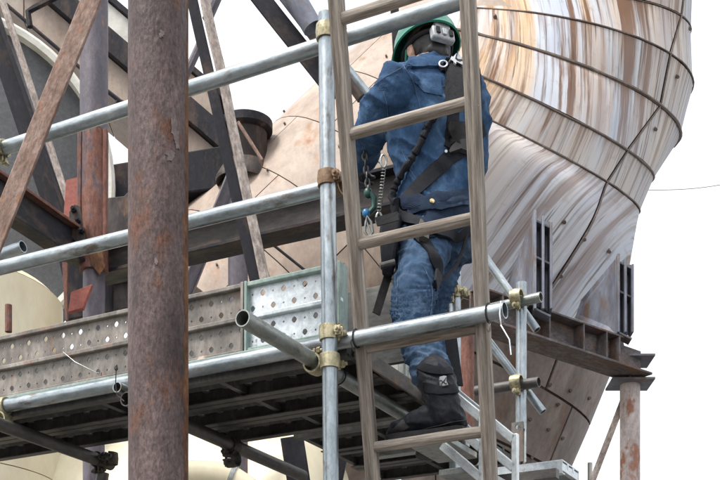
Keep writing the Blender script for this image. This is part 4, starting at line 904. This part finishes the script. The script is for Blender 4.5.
# --- jacket
def folds(p, k, amp, sx, sz):
    q = Vector((p.x*sx+k, p.y*sx, p.z*sz + p.x*sx*.9)); a = noise.noise(q); b = noise.noise(q*2.3+Vector((7,3,1)))
    return amp*(1.25*max(0, 1-abs(a)*3.0)**1.6-.35+b*.45)
mb = MB()
mb.loft([oval(P(438,226,4.63),LT,FW,.172,.128,28), oval(P(438,205,4.63),LT,FW,.168,.122,28), oval(P(438,180,4.63),LT,FW,.163,.116,28), oval(P(435,150,4.63),LT,FW,.172,.125,28), oval(P(432,118,4.63),LT,FW,.186,.138,28), oval(P(431,95,4.63),LT,FW,.178,.125,28), oval(P(430,80,4.63),LT,FW,.15,.10,28), oval(P(429,69,4.63),LT,FW,.10,.082,28), oval(P(429,67,4.63),LT,FW,.074,.072,28), oval(P(429,62,4.63),LT,FW,.073,.072,28)])
limb(mb, [(shL+LT*-.02,.078),(shL.lerp(elL,.5),.070),(elL,.062),(elL.lerp(wrL,.6),.052),(wrL,.046)])
limb(mb, [(shR+LT*.02,.078),(shR.lerp(elR,.5),.068),(elR,.060),(elR.lerp(wrR,.6),.052),(wrR,.046)])
jk = blend("jacket", mb, M_['denim'], wk, .006, 8, lambda p: folds(p, 0, .012, 6, 9) + folds(p, 5, .003, 14, 20) + folds(p, 9, .0012, 45, 50))
# --- trousers
mb = MB()
mb.loft([oval(P(438,206,4.63),LT,FW,.160,.118,28), oval(P(438,228,4.63),LT,FW,.172,.135,28), oval(P(438,250,4.63),LT,FW,.155,.125,28), oval(P(438,262,4.63),LT,FW,.10,.09,28)])
limb(mb, [(hipL,.096),(hipL.lerp(knL,.5),.083),(knL,.066),(knL.lerp(anL,.45),.063),(knL.lerp(anL,.66),.063)])
limb(mb, [(hipR,.088),(hipR.lerp(knR,.5),.074),(knR,.058),(knR.lerp(anR,.5),.053),(anR,.05)])
def tf(p):
    px, py = pix(p); low_ = max(0, min(1, (py-285)/50))
    return folds(p, 3, .008+.002*low_, 7+2*low_, 14+14*low_) + folds(p, 6, .003, 13, 34) + folds(p, 2, .0014, 45, 60)
tr = blend("trousers", mb, M_['jeans'], wk, .006, 7, tf)
# --- boots
soleZ = RUNG4.z+.0185
def boot(heel, toe, shaft, label_parts):
    ax = (toe-heel); L = ax.length; ax.normalize(); sd_ = ax.cross(ZX).normalized(); z0 = heel.z
    mb = MB(); rings = []
    for f, hw, hh in ((0,.020,.055),(.04,.034,.085),(.14,.039,.105),(.30,.039,.118),(.45,.042,.112),(.60,.046,.098),(.75,.049,.082),(.88,.046,.068),(.96,.034,.052),(1,.018,.030)):
        rings.append([heel+ax*(L*f)+sd_*(hw*math.cos(t))+ZX*(.022+ (hh-.022)*(.5+.5*math.sin(t))) for t in [2*math.pi*j/18 for j in range(18)]])
    mb.loft(rings); limb(mb, shaft)
    up = blend("boot", mb, M_['boot'], wk, .0065, 3, lambda p: folds(p, 8, .0045, 12, 30)+folds(p, 4, .002, 40, 40))
    so = MB(); pr = []
    for f, hw in ((0,.022),(.05,.036),(.2,.041),(.42,.038),(.62,.046),(.78,.050),(.9,.046),(.97,.034),(1.01,.018)): pr.append((f, hw))
    poly = [heel+ax*(L*f)+sd_*hw for f, hw in pr]+[heel+ax*(L*f)-sd_*hw for f, hw in reversed(pr)]
    so.loft([poly, [p+ZX*.016 for p in poly], [p+ZX*.024-(p-(heel+ax*((p-heel).dot(ax))))*.06 for p in poly]]); so.build("sole", M_['black'], up, bevel=.003)
    return up
heel = Vector((P(464,438,4.06).x, 4.06, soleZ)); heel += BX*.012; toe = heel - AX*.272
shaftL = [(P(433,372,4.165),.055),(P(436,380,4.14),.060),(P(442,396,4.105),.054),(P(447,414,4.085),.048)]
btL = boot(heel, toe, shaftL, None)
hR = Vector((anR.x+.05, anR.y-.02, S(0,0,1.24).z)); tR = hR-AX*.20+BX*.16
btR = boot(hR, tR, [(P(441,372,4.56),.052),(anR,.056),(Vector((anR.x+.015, anR.y, hR.z+.08)),.05)], None)

# --- details laid over the cloth
def bvh_of(objs):
    vs_ = []; fs = []
    for o in objs:
        k = len(vs_); vs_ += [W[o] @ v.co for v in o.data.vertices]; fs += [[k+i for i in p.vertices] for p in o.data.polygons]
    return BVHTree.FromPolygons(vs_, fs)
cloth = bvh_of([jk, tr, btL])
eye = Vector((0,0,EYE))
def hit(px, py, fall=4.5):
    d = (P(px, py, 1)-eye).normalized(); loc, nm, _, _ = cloth.ray_cast(eye, d)
    if loc is None:
        loc, nm, _, _ = cloth.find_nearest(P(px, py, fall))
    if nm.dot(d) > 0: nm = -nm
    return loc, nm
def spline(pts, n):
    pts = [Vector((*p, 0)) for p in pts]; out = []
    for i in range(len(pts)-1):
        a, b, c, d = pts[max(i-1,0)], pts[i], pts[i+1], pts[min(i+2,len(pts)-1)]
        for k in range(n):
            t = k/n; out.append(.5*((2*b)+(c-a)*t+(2*a-5*b+4*c-d)*t*t+(3*b-a-3*c+d)*t**3))
    out.append(pts[-1]); return [(p.x, p.y) for p in out]
def strap(name, pts, wd, matl, parent, off=.004, th=.004, n=7, close_free=None):
    pp_ = spline(pts, n); hp = [hit(*p) for p in pp_]; C = [h[0]+h[1]*off for h in hp]; Nn = [h[1] for h in hp]
    for _ in range(2): Nn = [(Nn[max(i-1,0)]+Nn[i]+Nn[min(i+1,len(Nn)-1)]).normalized() for i in range(len(Nn))]
    C = [C[0]]+[(C[i-1]+C[i]*2+C[i+1])/4 for i in range(1,len(C)-1)]+[C[-1]]
    mb = MB(); rings = []
    for i, c in enumerate(C):
        t = (C[min(i+1,len(C)-1)]-C[max(i-1,0)]).normalized(); s_ = t.cross(Nn[i]).normalized(); nn = s_.cross(t).normalized()
        if nn.dot(Nn[i]) < 0: nn = -nn
        rings.append([c+s_*(wd/2)-nn*th, c+s_*(wd/2)+nn*th*.6, c+nn*th, c-s_*(wd/2)+nn*th*.6, c-s_*(wd/2)-nn*th])
    mb.loft(rings); return mb.build(name, matl, parent, ang=60)
def patch(name, quad, matl, parent, off=.006, th=.006, n=6, puff=0, m=None):
    m = m or n; a, b, c, d = [Vector((*q, 0)) for q in quad]; F_ = []; B_ = []
    for j in range(m+1):
        for i in range(n+1):
            u, v = i/n, j/m; q = a.lerp(b, u).lerp(d.lerp(c, u), v); l, nm = hit(q.x, q.y)
            e = puff*math.sin(math.pi*u)*math.sin(math.pi*v); F_.append(l+nm*(off+e+th)); B_.append(l+nm*(off-.012))
    mb = MB(); nx = n+1; fs = []; K = len(F_)
    for j in range(m):
        for i in range(n): q = j*nx+i; fs += [(q,q+1,q+nx+1,q+nx), (K+q,K+q+nx,K+q+nx+1,K+q+1)]
    bd = list(range(nx))+[j*nx+n for j in range(1,m+1)]+[m*nx+i for i in range(n-1,-1,-1)]+[j*nx for j in range(m-1,0,-1)]
    for k in range(len(bd)): p, q = bd[k], bd[(k+1) % len(bd)]; fs.append((p,q,K+q,K+p))
    mb.add(F_+B_, fs); return mb.build(name, matl, parent, ang=50)
def seam(pts, parent, r=.0012, off=.002, matl=None):
    mb = MB(); hp = [hit(*p) for p in spline(pts, 8)]; mb.path([h[0]+h[1]*off for h in hp], r, 5); return mb.build("stitched_seam", matl or M_['stitch'], parent)
seam([(402,64),(412,80),(418,100),(424,118)], jk); seam([(374,86),(384,78),(398,70),(410,62)], jk)
seam([(384,92),(388,112),(386,134)], jk); seam([(424,84),(436,88),(446,86)], jk); seam([(402,150),(410,170),(420,185)], jk); seam([(466,150),(470,176),(468,200)], jk)
seam([(400,252),(398,285),(396,318)], tr); seam([(424,268),(432,290),(430,318)], tr)
patch("shoulder_yoke", [(414,82),(440,76),(442,96),(424,92)], M_['denim'], jk, .0, .004)
patch("collar", [(410,60),(446,58),(450,68),(406,69)], M_['denim'], jk, .004, .008, 8, .004)
pk = patch("seat_pocket", [(404,204),(466,196),(470,236),(414,240)], M_['jeans_dark'], tr, .004, .005)
fl = patch("pocket_flap", [(402,200),(467,190),(468,206),(410,216)], M_['jeans_dark'], tr, .012, .005, 8)
l, nm = hit(430.5,204.5); mb = MB(); mb.tube(l+nm*.012, l+nm*.021, .0085, 16); mb.tube(l+nm*.021, l+nm*.024, .006, 16); mb.build("snap_button", M_['gold'], tr)
l, nm = hit(446,153); mb = MB(); mb.tube(l+nm*.006, l+nm*.02, .005, 12); mb.build("rivet", M_['silver'], jk)
# harness
hn = strap("harness", [(482,128),(466,146),(450,158),(432,174),(412,194),(398,210),(388,216)], .050, M_['web'], wk, .008, .004)
strap("shoulder_strap", [(447,54),(450,76),(452,100),(452,125),(449,150)], .045, M_['web'], hn, .008, .004)
strap("shoulder_strap", [(474,70),(476,92),(474,118),(462,142)], .040, M_['web'], hn, .008, .004)
strap("hip_strap", [(396,206),(412,222),(432,234),(452,236),(472,232)], .034, M_['web'], hn, .020, .004)
strap("leg_strap", [(418,236),(430,252),(437,268),(434,284)], .040, M_['web'], hn, .010, .005)
patch("reel_pack", [(446,56),(461,58),(459,104),(444,102)], M_['black'], hn, .012, .028, 4, .004)
patch("reel_cap", [(449,55),(462,57),(461,64),(448,62)], M_['plastic'], hn, .040, .006, 3)
patch("rope_grab", [(446,122),(464,126),(466,150),(448,146)], M_['black'], hn, .014, .02, 4, .004)
patch("grab_lever", [(448,140),(474,146),(476,158),(450,154)], M_['boot_toe'], hn, .026, .008, 4)
l, nm = hit(440,70); mb = MB(); tx = Vector((.8,0,.6)); rr_ = [l+nm*.022+Vector((.014*math.cos(a),0,.011*math.sin(a))) for a in [2*math.pi*j/18 for j in range(18)]]; mb.path(rr_, .0032, 7, closed=True); mb.build("d_ring", M_['silver'], hn)
hp = [hit(*p) for p in spline([(456,104),(440,112),(428,128),(418,150),(404,178),(394,200),(386,214)], 10)]
C = [h[0]+h[1]*.018 for h in hp]; C = [C[0]]+[(C[i-1]+C[i]+C[i+1])/3 for i in range(1,len(C)-1)]+[C[-1]]
mb = MB(); mb.path(C, [.0125*(1+.22*math.sin(i*2.1)) for i in range(len(C))], 10); mb.build("ribbed_lanyard", M_['web'], hn)
mb = MB(); q = P(384,240,4.40)
mb.loft([[P(x,y,Y) for x,y,Y in ((381,216,4.42),(400,212,4.42),(402,216,4.50),(383,218,4.52))], [P(x,y,Y) for x,y,Y in ((379,234,4.39),(398,234,4.39),(401,236,4.50),(381,238,4.52))], [P(x,y,Y) for x,y,Y in ((381,260,4.39),(394,262,4.39),(396,263,4.48),(383,262,4.50))], [P(x,y,Y) for x,y,Y in ((382,276,4.41),(391,277,4.41),(392,277,4.46),(384,276,4.47))]])
pch = mb.build("tool_pouch", M_['web'], hn, bevel=.008)
bar("pouch_strap", P(376,222,4.375), P(398,216,4.375), rect(.03,.005), M_['black'], pch, ZX)
mb = MB(); mb.tube(P(380,266,4.37), P(395,262,4.37), .010, 10); mb.build("tool_handle", M_['galv_dark'], pch)
bar("hanging_strap", P(392,262,4.46), P(376,314,4.46), rect(.030,.006), M_['boot_toe'], hn, Vector((1,.4,.2)))
mb = MB(); pts = [P(x,y,Y) for x,y,Y in ((436,284,4.40),(447,276,4.45),(457,264,4.5),(463,250,4.52),(468,232,4.52))]; mb.path(pts, .0065, 8); mb.build("loose_loop", M_['web'], hn)
bar("strap_tail", P(450,332,4.42), P(457,386,4.38), rect(.042,.006), M_['web'], hn, Vector((1,.2,0)))
l, nm = hit(424,236); patch("buckle", [(419,227),(427,229),(425,246),(418,244)], M_['boot_toe'], hn, .024, .006, 2)
# boot details
strap("boot_strap", [(420,366),(432,370),(446,372),(455,369)], .026, M_['web'], btL, .004, .004); strap("boot_strap", [(424,386),(438,391),(452,390),(462,385)], .030, M_['web'], btL, .004, .004)
lg = patch("boot_logo", [(439,380),(446,379),(447,387),(440,388)], M_['logo_white'], btL, .012, .001, 2)
seam([(441,381.6),(443,384),(442,386.4)], lg, .0014, .0135, M_['black']); seam([(445.4,381),(444,384),(445.8,386)], lg, .0014, .0135, M_['black'])
patch("toe_cap", [(390,431),(403,420),(409,427),(395,437)], M_['boot_toe'], btL, .000, .003, 6)
seam([(462,388),(466,402),(468,418),(468,432)], btL, .003, .003, M_['plastic']); seam([(420,430),(436,426),(452,422),(466,420)], btL, .0016, .002, M_['boot_toe'])
# helmet
def hring(z, rx, ry, y0=0, n=40, peak=0):
    out = []
    for j in range(n):
        t = 2*math.pi*j/n; fr = max(0, math.sin(t))**2
        out.append(HP(rx*math.cos(t), y0+ry*math.sin(t)+peak*fr, z-.012*fr*(peak > 0)))
    return out
mb = MB(); o_ = [(.012,.112,.132,.01),(.016,.1095,.129,0),(.03,.106,.124,0),(.06,.100,.117,0),(.09,.087,.102,0),(.112,.066,.078,0),(.126,.038,.046,0),(.131,.012,.014,0)]
outer = [hring(z*1.04, rx*1.07, ry*1.05, .0, 40, .035 if i < 2 else 0) for i, (z, rx, ry, _) in enumerate(o_)]
inner = [hring(z*1.04-.004, rx*1.07-.005, ry*1.05-.005, .0, 40, .035 if i < 1 else 0) for i, (z, rx, ry, _) in enumerate(o_)]
mb.loft(list(reversed(inner))+outer, True); hm = mb.build("helmet", M_['helmet'], wk, ang=60)
for s_ in (-1,0,1):
    mb = MB(); mb.path([HP(s_*.028, ry*1.04*math.sin(a), .018+.118*math.cos(a)) for ry, a in [(.119, R(-62+124*k/14)) for k in range(15)]], .006, 8); mb.build("shell_ridge", M_['helmet'], hm)
mb = MB(); mb.path([HP(.083*math.cos(a), -.002+.100*math.sin(a), .004) for a in [2*math.pi*j/28 for j in range(28)]], .009, 8, closed=True); mb.build("headband", M_['black'], hm)
rc = MB(); rc.box(HP(0,-.108,-.022), .088,.028,.046, hx,hf,hz); rc.build("ratchet_box", M_['plastic'], hm, bevel=.006)
for x in (-.026, .0, .026):
    mb = MB(); mb.box(HP(x,-.127,-.022), .016,.006,.026, hx,hf,hz); mb.build("ratchet_slot", M_['black' if x else 'plastic'], hm, bevel=.002)
mb = MB(); mb.box(HP(0,-.112,.012), .06,.02,.024, hx,hf,hz); mb.build("ratchet_clip", M_['plastic'], hm, bevel=.004)
for s_ in (-1,1):
    mb = MB(); mb.path([HP(s_*.082,.0,.006), HP(s_*.080,.02,-.03), HP(s_*.062,.045,-.075), HP(s_*.02,.06,-.108)], .005, 6); mb.build("chin_strap", M_['helmet'], hm)

# chain and hook, carabiner line beside the worker
ch = empty("hanging_chain", P(366,190,4.70)); tag(ch, "short steel chain with dark green hook hanging between ladder rail and worker", "chain")
q0 = P(364,146,4.70); 
for k in range(7):
    c = P(364+.7*k, 150+6.6*k, 4.70); u = Vector((1,0,0)) if k % 2 else Vector((0,1,0)); mb = MB()
    mb.path([c+u*(.008*math.cos(a))+ZX*(.015*math.sin(a)) for a in [2*math.pi*j/14 for j in range(14)]], .0035, 6, closed=True); mb.build("chain_link", M_['galv_dark'], ch)
mb = MB(); mb.path([P(x,y,4.70) for x,y in ((369,192),(374,198),(374,208),(368,214),(361,212),(357,204))], [.010,.012,.012,.011,.009,.006], 10); mb.ell(P(368,193,4.70), .016,.012,.02); mb.build("hook", M_['green_hook'], ch)
mb = MB(); mb.ell(P(366,213,4.69), .014,.010,.016); mb.build("hook_latch", M_['blue_tag'], ch)
mb = MB(); mb.path([P(x,y,4.68) for x,y in ((367,216),(371,222),(373,232),(369,238),(365,232),(366,222))], .005, 8, closed=True); mb.path([P(366,220,4.68), P(372,236,4.68)], .004, 6); mb.build("snap_link", M_['galv_old'], ch)
cbn = empty("spring_lanyard", P(379,214,4.55)); tag(cbn, "bright coiled wire lanyard clipped at the worker's left hip", "lanyard")
mb = MB(); a_, b_ = P(384,168,4.50), P(379,212,4.48); pts = []
for j in range(160):
    f = j/159; c = a_.lerp(b_, f); an = f*2*math.pi*14; pts.append(c+Vector((.007*math.cos(an), .007*math.sin(an), 0)))
mb.path(pts, .0016, 5); mb.build("coil", M_['galv_old'], cbn)
for (x,y,Y) in ((383.5,161,4.50),(379,219,4.48)):
    mb = MB(); c = P(x,y,Y); mb.path([c+Vector((.010*math.cos(t),0,.022*math.sin(t))) for t in [2*math.pi*j/16 for j in range(16)]], .0038, 7, closed=True); mb.build("carabiner", M_['galv_old'], cbn)
